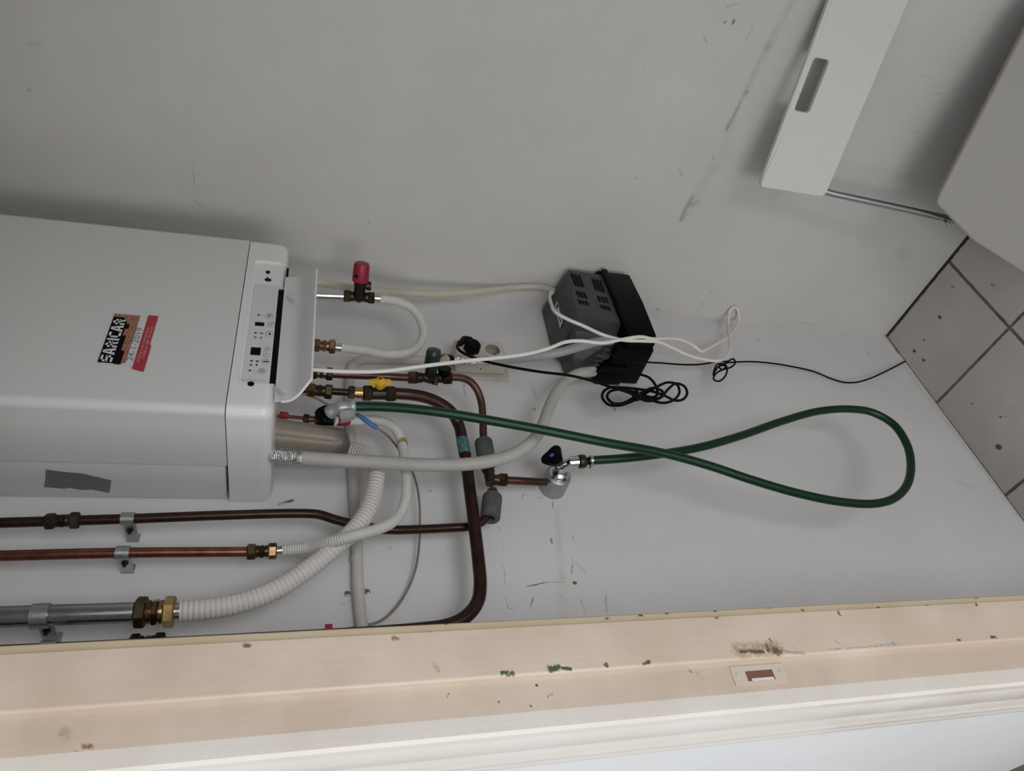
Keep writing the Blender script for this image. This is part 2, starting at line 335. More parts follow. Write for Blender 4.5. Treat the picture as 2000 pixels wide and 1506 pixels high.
# ------------------------------------------------------------------ mesh helpers
class MB:
    def __init__(s): s.bm = bmesh.new(); s.uv = s.bm.loops.layers.uv.new('UVMap'); s.mi = 0; s.mats = []
    def mat(s, name):
        if name not in s.mats: s.mats.append(name)
        s.mi = s.mats.index(name); return s
    def face(s, vs, uvs=None):
        try: f = s.bm.faces.new(vs)
        except ValueError: return None
        f.material_index = s.mi; f.smooth = True
        if uvs:
            for l, u in zip(f.loops, uvs): l[s.uv].uv = u
        return f
    def poly(s, pts, uvs=None): return s.face([s.bm.verts.new(p) for p in pts], uvs)
    def box(s, lo, hi, r=0, seg=3, sel=None, M=None):
        b = bmesh.new()
        bmesh.ops.create_cube(b, size=1)
        for v in b.verts:
            for i in range(3): v.co[i] = (lo[i]+hi[i])/2 + v.co[i]*(hi[i]-lo[i])
        if r:
            ed = [e for e in b.edges if sel is None or sel((e.verts[0].co+e.verts[1].co)/2, (e.verts[1].co-e.verts[0].co))]
            bmesh.ops.bevel(b, geom=ed, offset=r, segments=seg, profile=.5, affect='EDGES')
        s.merge(b, M); return s
    def merge(s, b, M=None):
        mp = {}
        for v in b.verts: mp[v] = s.bm.verts.new(M @ v.co if M else v.co)
        for f in b.faces: s.face([mp[v] for v in f.verts])
        b.free()
    def tube(s, pts, r, n=14, rf=None, cap=True, vscale=1.0, flat=None):
        P = [Vector(p) for p in pts]; T = []
        for i in range(len(P)):
            t = P[min(i+1, len(P)-1)]-P[max(i-1, 0)]; T.append(t.normalized())
        up = Vector((0, 0, 1)) if abs(T[0].z) < .9 else Vector((1, 0, 0))
        nrm = (up - T[0]*up.dot(T[0])).normalized(); rings = []; L = 0; Ls = []
        for i, p in enumerate(P):
            if i: L += (P[i]-P[i-1]).length
            Ls.append(L)
            nrm = (nrm - T[i]*nrm.dot(T[i])).normalized(); bi = T[i].cross(nrm)
            rr = rf(L) if rf else (r[i] if isinstance(r, (list, tuple)) else r)
            rings.append([s.bm.verts.new(p + rr*(math.cos(2*PI*k/n)*nrm + math.sin(2*PI*k/n)*bi*(flat or 1))) for k in range(n)])
        for i in range(len(rings)-1):
            a, b = rings[i], rings[i+1]
            for k in range(n):
                k2 = (k+1) % n; u0, u1 = k/n, (k+1)/n; v0, v1 = Ls[i]*vscale, Ls[i+1]*vscale
                s.face([a[k], a[k2], b[k2], b[k]], [(u0, v0), (u1, v0), (u1, v1), (u0, v1)])
        if cap:
            s.face(list(reversed(rings[0]))); s.face(rings[-1])
        return s
    def cyl(s, a, b, r, r2=None, n=20): return s.tube([a, b], [r, r if r2 is None else r2], n)
    def lathe(s, a, d, prof, n=24):
        a = Vector(a); d = Vector(d).normalized()
        up = Vector((0, 0, 1)) if abs(d.z) < .9 else Vector((1, 0, 0))
        x = (up-d*up.dot(d)).normalized(); y = d.cross(x); rings = []
        for t, r in prof:
            rings.append([s.bm.verts.new(a+d*t+max(r, 1e-5)*(math.cos(2*PI*k/n)*x+math.sin(2*PI*k/n)*y)) for k in range(n)])
        for i in range(len(rings)-1):
            for k in range(n): s.face([rings[i][k], rings[i][(k+1) % n], rings[i+1][(k+1) % n], rings[i+1][k]])
        s.face(list(reversed(rings[0]))); s.face(rings[-1]); return s
    def nut(s, a, b, r, sides=6, rot=0.0, ch=.14):
        a, b = Vector(a), Vector(b); d = (b-a).normalized(); L = (b-a).length
        up = Vector((0, 0, 1)) if abs(d.z) < .9 else Vector((1, 0, 0))
        x = (up-d*up.dot(d)).normalized(); y = d.cross(x); rings = []
        for t, k in ((0, 1-ch), (L*.14, 1), (L*.86, 1), (L, 1-ch)):
            rings.append([s.bm.verts.new(a+d*t+r*k*(math.cos(2*PI*(j/sides)+rot)*x+math.sin(2*PI*(j/sides)+rot)*y)) for j in range(sides)])
        for i in range(3):
            for j in range(sides): s.face([rings[i][j], rings[i][(j+1) % sides], rings[i+1][(j+1) % sides], rings[i+1][j]])
        s.face(list(reversed(rings[0]))); s.face(rings[-1]); return s
    def slab(s, outline, nvec, th, uvs=None):
        """an outline (list of points) given a real thickness along nvec"""
        nvec = Vector(nvec).normalized()*th
        a = [s.bm.verts.new(p) for p in outline]; b = [s.bm.verts.new(Vector(p)+nvec) for p in outline]
        s.face(list(reversed(a))); s.face(b, uvs)
        for i in range(len(a)):
            j = (i+1) % len(a); s.face([a[i], a[j], b[j], b[i]])
        return s
    def sphere(s, c, r, sc=(1, 1, 1), n=16, m_=10):
        prev = None
        for i in range(m_+1):
            th = PI*i/m_
            ring = [s.bm.verts.new(Vector(c)+Vector((r*sc[0]*math.sin(th)*math.cos(2*PI*k/n), r*sc[1]*math.sin(th)*math.sin(2*PI*k/n), r*sc[2]*math.cos(th)))) for k in range(n)]
            if prev:
                for k in range(n): s.face([prev[k], prev[(k+1) % n], ring[(k+1) % n], ring[k]])
            prev = ring
        return s
    def text(s, txt, size, O, ex, ey, off=0.0, align='LEFT', sx=1.0):
        cu = bpy.data.curves.new('t', 'FONT'); cu.body = txt; cu.size = size; cu.align_x = align; cu.resolution_u = 3
        o = bpy.data.objects.new('t', cu); C.objects.link(o); bpy.context.view_layer.update()
        me = o.to_mesh(); ex, ey = Vector(ex), Vector(ey); ez = ex.cross(ey).normalized()
        vs = [s.bm.verts.new(Vector(O)+ex*v.co.x*sx+ey*v.co.y+ez*off) for v in me.vertices]
        for p in me.polygons: s.face([vs[i] for i in p.vertices])
        o.to_mesh_clear(); bpy.data.objects.remove(o); bpy.data.curves.remove(cu); return s
def obj(name, mb, mat=None, parent=None, label=None, sharp=35):
    bm = mb.bm
    bmesh.ops.remove_doubles(bm, verts=bm.verts, dist=1e-6)
    bmesh.ops.recalc_face_normals(bm, faces=bm.faces)
    bm.normal_update()
    for e in bm.edges:
        if len(e.link_faces) == 2 and e.calc_face_angle(0) > math.radians(sharp): e.smooth = False
    if parent:
        off = parent['_o']; 
        for v in bm.verts: v.co -= Vector(off)
    me = bpy.data.meshes.new(name); bm.to_mesh(me); bm.free()
    for mn in (mb.mats or [mat]): me.materials.append(MATS[mn])
    o = bpy.data.objects.new(name, me); C.objects.link(o)
    if parent: o.parent = parent; o['_o'] = list(parent['_o'])
    else: o['_o'] = [0, 0, 0]
    if label: o['label'] = label
    return o
def thing(name, label, cat, loc, group=None):
    o = bpy.data.objects.new(name, None); C.objects.link(o); o.location = loc; o.empty_display_size = .05
    o['_o'] = list(loc); o['label'] = label; o['category'] = cat
    if group: o['group'] = group
    return o
def tag(o, label, cat, group=None):
    o['label'] = label; o['category'] = cat
    if group: o['group'] = group
    return o
def rebase(o):
    """move a one-mesh thing's origin from the world origin to its own middle"""
    me = o.data; c = sum((v.co for v in me.vertices), Vector())/len(me.vertices)
    me.transform(Matrix.Translation(-c)); o.location = c; return o
def struct(name, mb, mat=None):
    o = obj(name, mb, mat); o['kind'] = 'structure'; return o
def smooth(pts, step=.004):
    P = [Vector(p) for p in pts]; Q = [P[0]*2-P[1]]+P+[P[-1]*2-P[-2]]; out = []
    for i in range(1, len(Q)-2):
        p0, p1, p2, p3 = Q[i-1:i+3]
        t1 = max((p1-p0).length, 1e-6)**.5; t2 = max((p2-p1).length, 1e-6)**.5; t3 = max((p3-p2).length, 1e-6)**.5
        m1 = ((p1-p0)/t1-(p2-p0)/(t1+t2)+(p2-p1)/t2)*t2; m2 = ((p2-p1)/t2-(p3-p1)/(t2+t3)+(p3-p2)/t3)*t2
        k = max(2, int((p2-p1).length/step))
        for j in range(k):
            t = j/k; out.append((2*t**3-3*t*t+1)*p1+(t**3-2*t*t+t)*m1+(-2*t**3+3*t*t)*p2+(t**3-t*t)*m2)
    out.append(P[-1]); return out
def px(lst): return [W(*p) for p in lst]
def pxw(lst, lim=XR-.010):      # the same, kept clear of the right wall
    return [q if q.x < lim else onX(p[0], p[1], lim) for p, q in ((p, W(*p)) for p in lst)]
def ridged(path, r, pitch, amp):
    """resample at pitch/6 and swell a ring per pitch"""
    pts = smooth(path, pitch/6)
    return pts, (lambda L: r + amp*(math.cos(2*PI*L/pitch)))

def wn(o):
    m = o.modifiers.new('w', 'WEIGHTED_NORMAL'); m.keep_sharp = True; m.weight = 100; return o
def resharp(o, deg):
    bm = bmesh.new(); bm.from_mesh(o.data)
    for e in bm.edges:
        e.smooth = not (len(e.link_faces) == 2 and e.calc_face_angle(0) > math.radians(deg))
    for f in bm.faces: f.smooth = True
    bm.to_mesh(o.data); bm.free()

# ------------------------------------------------------------------ setting
def wall_box(name, lo, hi, mat): b = MB(); b.box(lo, hi); return struct(name, b, mat)
H = 2.62
wall_box('wall_back', (.46, YB, 0), (XR+.1, YB+.08, H), 'plaster_back')
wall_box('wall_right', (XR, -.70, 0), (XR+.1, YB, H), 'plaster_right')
wall_box('wall_near', (.46, -.78, 0), (XR+.1, -.70, H), 'plaster_back')
b = MB(); b.box((-2.6, -3.0, -.08), (XR+.1, 2.2, 0)); struct('floor', b, 'floor_tiles')
wall_box('ceiling', (.288, -.78, H), (XR+.1, 2.2, H+.08), 'plaster_back')
# partition between the room and the closet: opening from y=0 to y=.82
b = MB()
b.box((.288, .845, 0), (.385, 2.2, H)); b.box((.385, YB-.0, 0), (.46, YB+.08, H))
b.box((.288, -2.0, 0), (.385, -.53, H)); b.box((.288, -.53, 2.05), (.385, .845, H)); b.box((.385, -.78, 0), (.46, -.70, H))
struct('wall_front', b, 'plaster_room')
# door lining of the far side: rebate, stop and edge batten, each one profile swept up the height
def profile(name, pts, z0, z1, mat):
    b = MB(); b.slab([(x, y, z0) for x, y in pts], (0, 0, 1), z1-z0); return struct(name, b, mat)
# rounded arris on the stop
arr = [(.3165+.0035*(1-math.cos(a)), .8215-.0015+.0035*(1-math.sin(a))-.0035+.0015) for a in [i*PI/2/5 for i in range(6)]]
trim1 = profile('trim_1', [(.2775, .846), (.2775, .8315)] + [(.2785, .8302)] + [(.3165, .8300)] + [(.3165, .8225), (.3172, .8210), (.3185, .8202), (.3205, .8200)] + [(.3760, .8200), (.3760, .846)], 0, 2.05, 'peach_paint')
profile('trim_2', [(.3762, .846), (.3762, .8222), (.3768, .8216), (.3855, .8222), (.3870, .8235), (.3870, .846)], 0, 2.05, 'yellowed_paint')
# moulded architrave on the room face
ar = [(.2872, .8302), (.2600, .8302), (.2560, .8335), (.2560, .8460), (.2585, .8490), (.2565, .8530), (.2560, .8950), (.2590, .9000), (.2570, .9060), (.2575, .9300), (.2620, .9360), (.2590, .9420), (.2600, .9600), (.2660, .9680), (.2630, .9750), (.2635, .9900), (.2700, 1.0010), (.2745, 1.0030), (.2745, 1.0130), (.2872, 1.0180)]
profile('trim_3', ar, 0, 2.13, 'cream_paint')
# near side lining and head lining of the same opening
b = MB(); b.box((.2775, -.53, 0), (.387, -.505, 2.05)); struct('trim_4', b, 'peach_paint')
b = MB(); b.box((.2775, -.505, 2.025), (.387, .82, 2.05)); struct('trim_5', b, 'peach_paint')
# strike plate with its opening, on the rebate face
def Jp(x, y, off=0.0): p = onY(x, y, .83-off); return p
def ring_plate(b, outer, inner, nvec, th):
    n = len(outer); nv = Vector(nvec)*th
    for base, flip in ((Vector((0, 0, 0)), 0), (nv, 1)):
        vo = [b.bm.verts.new(p+base) for p in outer]; vi = [b.bm.verts.new(p+base) for p in inner]
        for i in range(n): b.face([vo[i], vo[(i+1) % n], vi[(i+1) % n], vi[i]])
        if not flip: o0, i0 = vo, vi
    for i in range(n):
        j = (i+1) % n
        b.face([o0[i], o0[j], vo[j], vo[i]]); b.face([i0[i], i0[j], vi[j], vi[i]])
b = MB()
zo = (1.144, 1.064)
ring_plate(b, [Vector((.288, .83, zo[0])), Vector((.311, .83, zo[0])), Vector((.311, .83, zo[1])), Vector((.288, .83, zo[1]))],
              [Vector((.2915, .83, 1.124)), Vector((.3045, .83, 1.124)), Vector((.3045, .83, 1.083)), Vector((.2915, .83, 1.083))], (0, -1, 0), .0014)
b.mat('scratched_paint')
sp_ = obj('strike_plate', b, None, trim1, 'painted strike plate with a dark latch hole')
b = MB(); b.box((.2916, .8292, 1.0832), (.3044, .8299, 1.1238)); obj('latch_hole', b, 'raw_wood', sp_)
b = MB(); b.box((.2916, .8284, 1.0850), (.2950, .8292, 1.1180), .0003, 1); obj('paint_ridge', b, 'cream_paint', sp_)
b = MB(); b.lathe((.3000, .8286, 1.136), (0, -1, 0), [(0, .003), (.0006, .003), (.0009, .0015)], 12); obj('screw', b, 'scratched_paint', sp_)
b = MB(); b.lathe((.3000, .8286, 1.072), (0, -1, 0), [(0, .003), (.0006, .003), (.0009, .0015)], 12); obj('screw', b, 'scratched_paint', sp_)

# ------------------------------------------------------------------ boiler
BX0, BX1, BF, BB = .7810, 1.2250, YB-.241, YB-.002
boiler = thing('gas_boiler', 'white wall-hung gas boiler with rounded lower corners hanging in the upper left of the closet', 'boiler', ((BX0+BX1)/2, YB, 1.72))
b = MB(); b.box((BX0+.003, YB-.101, 1.8005), (BX1-.003, BB, 2.40), .002, 2); obj('back_casing', b, 'boiler_white', boiler)
b = MB(); b.box((BX0, BF, 1.7975), (BX1, YB-.1025, 2.40), .014, 6, lambda c, d: abs(d.z) > .1 and c.y < 1.0); wn(obj('front_cover', b, 'boiler_white', boiler))
cap = MB(); cap.box((BX0-.001, BF, 1.7250), (BX1+.001, BB, 1.7960), .019, 7, lambda c, d: (c.z < 1.74) or (abs(d.z) > .01 and c.y < 1.0))
capo = obj('bottom_cap', cap, 'cap_white', boiler, sharp=50)
# recess for the controls, cut with a boolean that is applied at once
def cut(o, mbs):
    for c in mbs:
        bmesh.ops.recalc_face_normals(c.bm, faces=c.bm.faces)
        off = Vector(o['_o'])
        for v in c.bm.verts: v.co -= off
        me = bpy.data.meshes.new('c'); c.bm.to_mesh(me); c.bm.free(); co = bpy.data.objects.new('c', me); C.objects.link(co)
        co.parent = o.parent; bpy.context.view_layer.update()
        md = o.modifiers.new('b', 'BOOLEAN'); md.operation = 'DIFFERENCE'; md.solver = 'EXACT'; md.object = co
        dg = bpy.context.evaluated_depsgraph_get(); dg.update()
        nm = bpy.data.meshes.new_from_object(o.evaluated_get(dg)); o.modifiers.clear(); o.data = nm
        bpy.data.objects.remove(co)
    resharp(o, 30)
RX0, RX1 = .842, 1.158
c1 = MB(); c1.box((RX0, BF-.05, 1.690), (RX1, BF+.006, 1.7845), .009, 5, lambda c, d: abs(d.y) > .01 and c.z > 1.75)
c2 = MB(); c2.box((RX0+.006, BF-.05, 1.690), (1.094, BF+.022, 1.7372), .0)
c3 = MB(); c3.box((RX0+.006, BF+.015, 1.690), (RX1-.012, BF+.022, 1.728), .0)
cut(capo, [c1, c2]); wn(capo)
RF = BF+.0058                      # recess face y
bpy.context.view_layer.update()
b = MB(); b.box((.8515, RF-.0014, 1.7385), (1.0905, RF, 1.7785), .002, 2, lambda c, d: abs(d.y) > .0001)
cp = obj('control_panel', b, 'panel_grey', boiler)
def BP(x, y): return onY(x, y, RF-.0014)
def on_face(x, y, o=0.0): p = BP(x, y); p.y = RF-.0014-o; return p
def rect_on(b, cx, cz, wx, wz, y, th=.0004):
    b.box((cx-wx/2, y-th, cz-wz/2), (cx+wx/2, y, cz+wz/2))
def ringd(b, cx, cz, r, wd, y, th=.0003, n=24, sq=1.0):
    o = [Vector((cx+r*math.cos(2*PI*k/n), y, cz+sq*r*math.sin(2*PI*k/n))) for k in range(n)]
    i = [Vector((cx+(r-wd)*math.cos(2*PI*k/n), y, cz+sq*(r-wd)*math.sin(2*PI*k/n))) for k in range(n)]
    ring_plate(b, o, i, (0, -1, 0), th)
PY = RF-.0014
scr = [((503.5, 631), (.0088, .0150)), ((497, 684), (.0178, .0158))]
for (x, y), (wx, wz) in scr:
    p = on_face(x, y); b = MB(); rect_on(b, p.x, p.z, wx, wz, PY, .0006); obj('display', b, 'black_plastic', cp, 'small dark display window')
    b = MB(); ringd(b, p.x, p.z, .012, .0004, PY, .0001) if False else None
btns = [(522.5, 615.5, 'h'), (526.5, 632.5, 'w'), (523.5, 650.5, 't'), (520.5, 680.5, '+'), (518.5, 692, '-'), (517.5, 704.5, 'k'), (510, 723.5, '0')]
for x, y, k in btns:
    p = on_face(x, y); b = MB(); b.mat('panel_grey'); r = .0058 if k in 'htk0w' else .0046
    b.lathe((p.x, PY, p.z), (0, -1, 0), [(0, r), (.0005, r), (.0008, r-.0006)], 24)
    b.mat('print_grey'); ringd(b, p.x, p.z, r+.0003, .0005, PY-.0006)
    b.mat('print_black'); yy = PY-.0008
    if k == '0': ringd(b, p.x, p.z, .0034, .0006, yy); rect_on(b, p.x, p.z, .0030, .0006, yy)
    elif k == '+': rect_on(b, p.x, p.z, .0026, .0008, yy); rect_on(b, p.x, p.z, .0008, .0026, yy)
    elif k == '-': rect_on(b, p.x, p.z, .0030, .0006, yy)
    elif k == 'w': b.slab([(p.x-.0022, yy, p.z+.0022), (p.x-.0016, yy, p.z+.0028), (p.x+.0026, yy, p.z-.0020), (p.x+.0018, yy, p.z-.0028)], (0, -1, 0), .0002)
    elif k == 'k': b.slab([(p.x-.0016, yy, p.z+.0042), (p.x+.0008, yy, p.z+.0042), (p.x+.0014, yy, p.z-.0042), (p.x-.0012, yy, p.z-.0042)], (0, -1, 0), .0002)
    elif k == 't': b.slab([(p.x-.0030, yy, p.z+.0002), (p.x-.0012, yy, p.z+.0014), (p.x+.0004, yy, p.z+.0004), (p.x+.0030, yy, p.z+.0014), (p.x+.0026, yy, p.z-.0008), (p.x-.0002, yy, p.z-.0016), (p.x-.0020, yy, p.z-.0030)], (0, -1, 0), .0002)
    elif k == 'h': ringd(b, p.x, p.z, .0026, .0008, yy); rect_on(b, p.x, p.z+.0016, .0022, .0010, yy)
    obj('button', b, None, cp)
b = MB(); b.mat('print_black')
for x, y, wx, wz in [(501, 613.5, .0030, .0034), (496, 648, .0026, .0034), (507.5, 649, .0026, .0036), (489, 702.5, .0028, .0036), (500.5, 703.5, .0028, .0038), (486.5, 721.5, .0028, .0034)]:
    p = on_face(x, y); b2 = MB(); rect_on(b2, p.x, p.z, wx, wz, PY, .0004); obj('indicator_light', b2, 'print_black', cp)
for i in range(3):
    p = on_face(488, 709+i*1.5); rect_on(b, p.x, p.z, .0008, .0040, PY, .0003)
p = on_face(499.5, 710.5); b.slab([(p.x-.0024, PY, p.z), (p.x, PY, p.z+.0018), (p.x+.0024, PY, p.z+.0010), (p.x+.0004, PY, p.z-.0022)], (0, -1, 0), .0002)
b.mat('print_grey')
for x, y in ((495.5, 656.5), (506.5, 657.5)):
    p = on_face(x, y); b.lathe((p.x, PY, p.z), (0, -1, 0), [(0, .0024), (.0003, .0024)], 16)
for a, c in (((503, 613.8), (515, 614.5)), ((510, 649), (515, 650)), ((503, 703.7), (510, 704)), ((489, 722), (502, 723)), ((509, 685), (515, 682)), ((509, 685.5), (513.5, 690)), ((518, 695.5), (518, 699)), ((498, 648.3), (505, 648.8))):
    p, q = on_face(*a), on_face(*c); d = (q-p).normalized(); nn = Vector((-d.z, 0, d.x))*.00018
    b.slab([p+nn, q+nn, q-nn, p-nn], (0, -1, 0), .0002)
obj('panel_print', b, None, cp, 'black symbols and lines')
b = MB(); b.box((RX0+.0075, BF+.012, 1.7225), (1.0925, BF+.0215, 1.7370), .001, 1); obj('lower_slot', b, 'black_plastic', boiler, 'black slot under the controls')
b = MB(); b.box((1.0930, RF-.002, 1.7222), (1.1480, RF+.004, 1.7262), .0005, 1); obj('latch_strip', b, 'black_plastic', boiler)
for (x, y), (rx, rz) in (((517.5, 529.5), (.0046, .0040)), ((518, 544.5), (.0042, .0062)), ((489, 747.5), (.0052, .0052))):
    p = onY(x, y, RF if y < 740 else BF)
    b = MB(); Yp = RF if y < 740 else BF
    ol = [Vector((p.x+rx*math.cos(2*PI*k/20), Yp+.001, p.z+rz*math.sin(2*PI*k/20))) for k in range(20)]
    b.slab(ol, (0, -1, 0), .0014)
    if y == 544.5: b.box((p.x+.003, Yp-.0004, p.z+.000), (p.x+.0075, Yp+.001, p.z+.003))
    obj('round_hole', b, 'black_plastic', boiler, 'small black hole in the cap')
# open cover flap
prof = [(-.001, 1.7265), (.0005, 1.7160), (.0015, 1.7090), (.0035, 1.7020), (.0080, 1.6945), (.0150, 1.6870), (.0230, 1.6795), (.0290, 1.6720)]
b = MB(); nx = 26; rows = []
for ti, (dy, z) in enumerate(prof):
    t = ti/(len(prof)-1); insL = .004+.026*max(0, (t-.25)/.75)**2.2; insR = .004*max(0, (t-.55)/.45)**3
    xa, xb = .8000+insL, 1.1130-insR
    rows.append([(xa+(xb-xa)*k/nx, BF-dy, z) for k in range(nx+1)])
def sheet(b, rows, th):
    R = len(rows); K = len(rows[0]); V = [[Vector(p) for p in r] for r in rows]
    nr = []
    for i in range(R):
        t = (V[min(i+1, R-1)][0]-V[max(i-1, 0)][0]); t.x = 0; nn = Vector((0, t.z, -t.y)).normalized(); nr.append(nn*th)
    A = [[b.bm.verts.new(p) for p in r] for r in V]; B = [[b.bm.verts.new(p+nr[i]) for p in r] for i, r in enumerate(V)]
    for i in range(R-1):
        for k in range(K-1):
            b.face([A[i][k], A[i][k+1], A[i+1][k+1], A[i+1][k]]); b.face([B[i][k], B[i][k+1], B[i+1][k+1], B[i+1][k]])
        b.face([A[i][0], A[i+1][0], B[i+1][0], B[i][0]]); b.face([A[i][-1], A[i+1][-1], B[i+1][-1], B[i][-1]])
    for k in range(K-1):
        b.face([A[0][k], A[0][k+1], B[0][k+1], B[0][k]]); b.face([A[-1][k], A[-1][k+1], B[-1][k+1], B[-1][k]])
sheet(b, rows, .0026)
flap = obj('cover_flap', b, 'flap_white', boiler, 'open white flap hanging below the controls', sharp=60)
tip = [Vector(p) for p in rows[-1]]; edgeL = [Vector(r[0]) for r in rows]; edgeR = [Vector(r[-1]) for r in rows]
b = MB(); b.tube(edgeL[1:]+tip[1:]+list(reversed(edgeR[1:-1])), .0019, 8); obj('flap_rim', b, 'cap_white', flap)
for (x0, y0), (x1, y1) in (((553, 573), (575, 588)), ((536, 755), (559, 770))):
    p = onY(x0, y0, BF+.004); q = onY(x1, y1, BF-.024); b = MB(); d = (q-p)
    n_ = Vector((1, 0, 0)); b.tube([p, p+d*.4, q], [.0030, .0036, .0008], 8, flat=.6); obj('hinge_arm', b, 'cap_white', flap)
# condensate trap
ta = W(533, 849, .095); tb = W(684, 864, .095)
dv = (tb-ta); L = dv.length; b = MB(); n = 48
Rr = []
for i in range(24):
    t = i/23; rr = .0325-.0060*t
    if t > .86: rr *= math.sqrt(max(0, 1-((t-.86)/.14)**2))*.9+.1*(1-t)/.14
    Rr.append((t, rr))
x_ = Vector((1, 0, 0)); y_ = Vector((0, 1, 0)); rings = []
for t, rr in Rr:
    c = ta+dv*t
    rings.append([b.bm.verts.new(c+rr*(1-(.085 if (k % 8) == 0 and t < .8 else 0))*(math.cos(2*PI*k/n)*x_+math.sin(2*PI*k/n)*y_)) for k in range(n)])
for i in range(len(rings)-1):
    b.mi = 0
    for k in range(n): b.face([rings[i][k], rings[i][(k+1) % n], rings[i+1][(k+1) % n], rings[i+1][k]])
b.face(rings[0]); b.face(rings[-1]); b.mats = ['trap_beige']
obj('condensate_trap', b, None, boiler, 'beige translucent cup under the casing', sharp=60)
# service sticker
th_ = math.radians(-1.2)
SO = Vector((.8665, BF-.0008, 1.9880)); sx_ = Vector((math.cos(th_), 0, math.sin(th_))); sy_ = Vector((-math.sin(th_), 0, math.cos(th_)))
Wd, Hd = .1120, .0382
def SP(s, t, o=0): return SO + sx_*(s*Wd) - sy_*(t*Hd) + Vector((0, -o, 0))
sxu = lambda p: ((p-SO).dot(sx_), (p-SO).dot(sy_))
b = MB()
def spoly(mat, pts, o, th=.0001):
    b.mat(mat); P = [SP(s, t, o) for s, t in pts]; b.slab(P, (0, -1, 0), th, [sxu(p) for p in P])
spoly('sticker_white', [(-.01, -.02), (1.01, -.02), (1.01, 1.30), (1.04, 1.32), (1.04, 1.74), (-.10, 1.74), (-.13, 1.60), (-.08, 1.30), (.0, 1.25), (.0, .9), (-.01, .5)], 0)
spoly('sticker_black', [(0, 0), (.93, 0), (1, 0), (1, 1.0), (.02, 1.0), (.02, .86), (-.0, .86), (-.02, .74), (-.01, .74), (-.01, .58), (0, .58)], .0002)
spoly('sticker_brick', [(.935, 0), (1, 0), (1, 1), (.02, 1), (.02, .84), (.26, .84), (.26, .70), (.56, .70), (.56, .58), (.70, .58), (.70, .70), (.80, .70), (.80, .58), (.86, .58), (.86, .46), (.935, .46)], .0004)
spoly('sticker_red', [(-.12, 1.70), (-.08, 1.30), (1.03, 1.30), (1.03, 1.70), (.42, 1.70), (.40, 1.76), (-.12, 1.76)], .0003)
b.mat('sticker_white')
lh = .45   # block letters
def letter(ch, s0, wd):
    k = .30*wd; kt = .088
    T0, T1 = .06, .06+lh; m = (T0+T1)/2
    L_ = {'S': [(0, T0, 1, T0+kt), (0, T0, k/wd, m), (0, m-kt/2, 1, m+kt/2), (1-k/wd, m, 1, T1), (0, T1-kt, 1, T1)],
          'A': None, 'I': [(0.2, T0, .8, T1)],
          'R': [(0, T0, k/wd, T1), (0, T0, 1, T0+kt), (1-k/wd, T0, 1, m), (0, m-kt/2, 1, m+kt/2)],
          'C': [(0, T0, 1, T0+kt), (0, T0, k/wd, T1), (0, T1-kt, 1, T1)]}
    if L_[ch]:
        for a, t0, c, t1 in L_[ch]: spoly('sticker_white', [(s0+a*wd, t0), (s0+c*wd, t0), (s0+c*wd, t1), (s0+a*wd, t1)], .0006)
        if ch == 'R': spoly('sticker_white', [(s0+.45*wd, m), (s0+.72*wd, m), (s0+1*wd, T1), (s0+.70*wd, T1)], .0006)
    else:
        spoly('sticker_white', [(s0+.32*wd, T0), (s0+.5*wd, T0), (s0+.34*wd, T1), (s0, T1)], .0006)
        spoly('sticker_white', [(s0+.5*wd, T0), (s0+.68*wd, T0), (s0+wd, T1), (s0+.66*wd, T1)], .0006)
        spoly('sticker_white', [(s0+.2*wd, m+.04), (s0+.8*wd, m+.04), (s0+.84*wd, m+.11), (s0+.16*wd, m+.11)], .0007)
xs = .02
for ch, wd in zip('SARICAR', (.135, .15, .13, .07, .12, .15, .125)):
    letter(ch, xs, wd-.012); xs += wd
b.mat('print_grey'); b.text('24-1-2019', .0135, SP(.06, 1.245, .0008), sx_, sy_, 0, sx=1.38)
b.mat('sticker_pink'); b.text('de Zorg is een vakmanschap', .0056, SP(.05, 1.48, .0008), sx_, sy_, 0, sx=1.25)
b.text('Telefoon 085 5016510', .0062, SP(.13, 1.64, .0008), sx_, sy_, 0, sx=1.3)
obj('service_sticker', b, None, boiler, 'black, brick and red service sticker reading SARICAR')
# patch of tape on the left side
tp = [onX(x, y, BX0+.003) for x, y in ((89, 919), (120, 923), (160, 926), (217, 939), (216, 950), (213, 963), (180, 957), (160, 958), (135, 954), (125, 956), (85, 953), (88, 938))]
b = MB(); b.slab(tp, (-1, 0, 0), .0007); obj('tape_patch', b, 'duct_tape', boiler, 'grey strip of tape on the left side')

# the boiler hangs very slightly out of plumb
piv = Vector((BX0, YB, 1.93)); Rm = Matrix.Rotation(.0155, 3, 'Y')
boiler.rotation_euler = (0, .0155, 0); boiler.location = piv + Rm @ (Vector(boiler.location)-piv)

# ------------------------------------------------------------------ plumbing helpers
def coupling(a, c, rp, mats, label, group=None, name='compression_coupling', cat='pipe fitting', scale=1.0):
    a, c = Vector(a), Vector(c); d = (c-a).normalized(); L = (c-a).length
    t = thing(name, label, cat, (a+c)/2, group); R = rp*1.62*scale
    b = MB(); b.nut(a, a+d*L*.30, R, 6, .3); obj('nut', b, mats[0], t)
    b = MB(); b.nut(c-d*L*.30, c, R, 6, .55); obj('nut', b, mats[2] if len(mats) > 2 else mats[0], t)
    b = MB(); b.lathe(a+d*L*.28, d, [(0, rp*1.2), (L*.10, rp*1.25), (L*.11, rp*1.05), (L*.15, rp*1.05)], 20)
    b.nut(a+d*L*.42, a+d*L*.58, R*.86, 6, .1)
    b.lathe(a+d*L*.57, d, [(0, rp*1.05), (L*.04, rp*1.05), (L*.05, rp*1.25), (L*.16, rp*1.2)], 20); obj('body', b, mats[1], t)
    return t
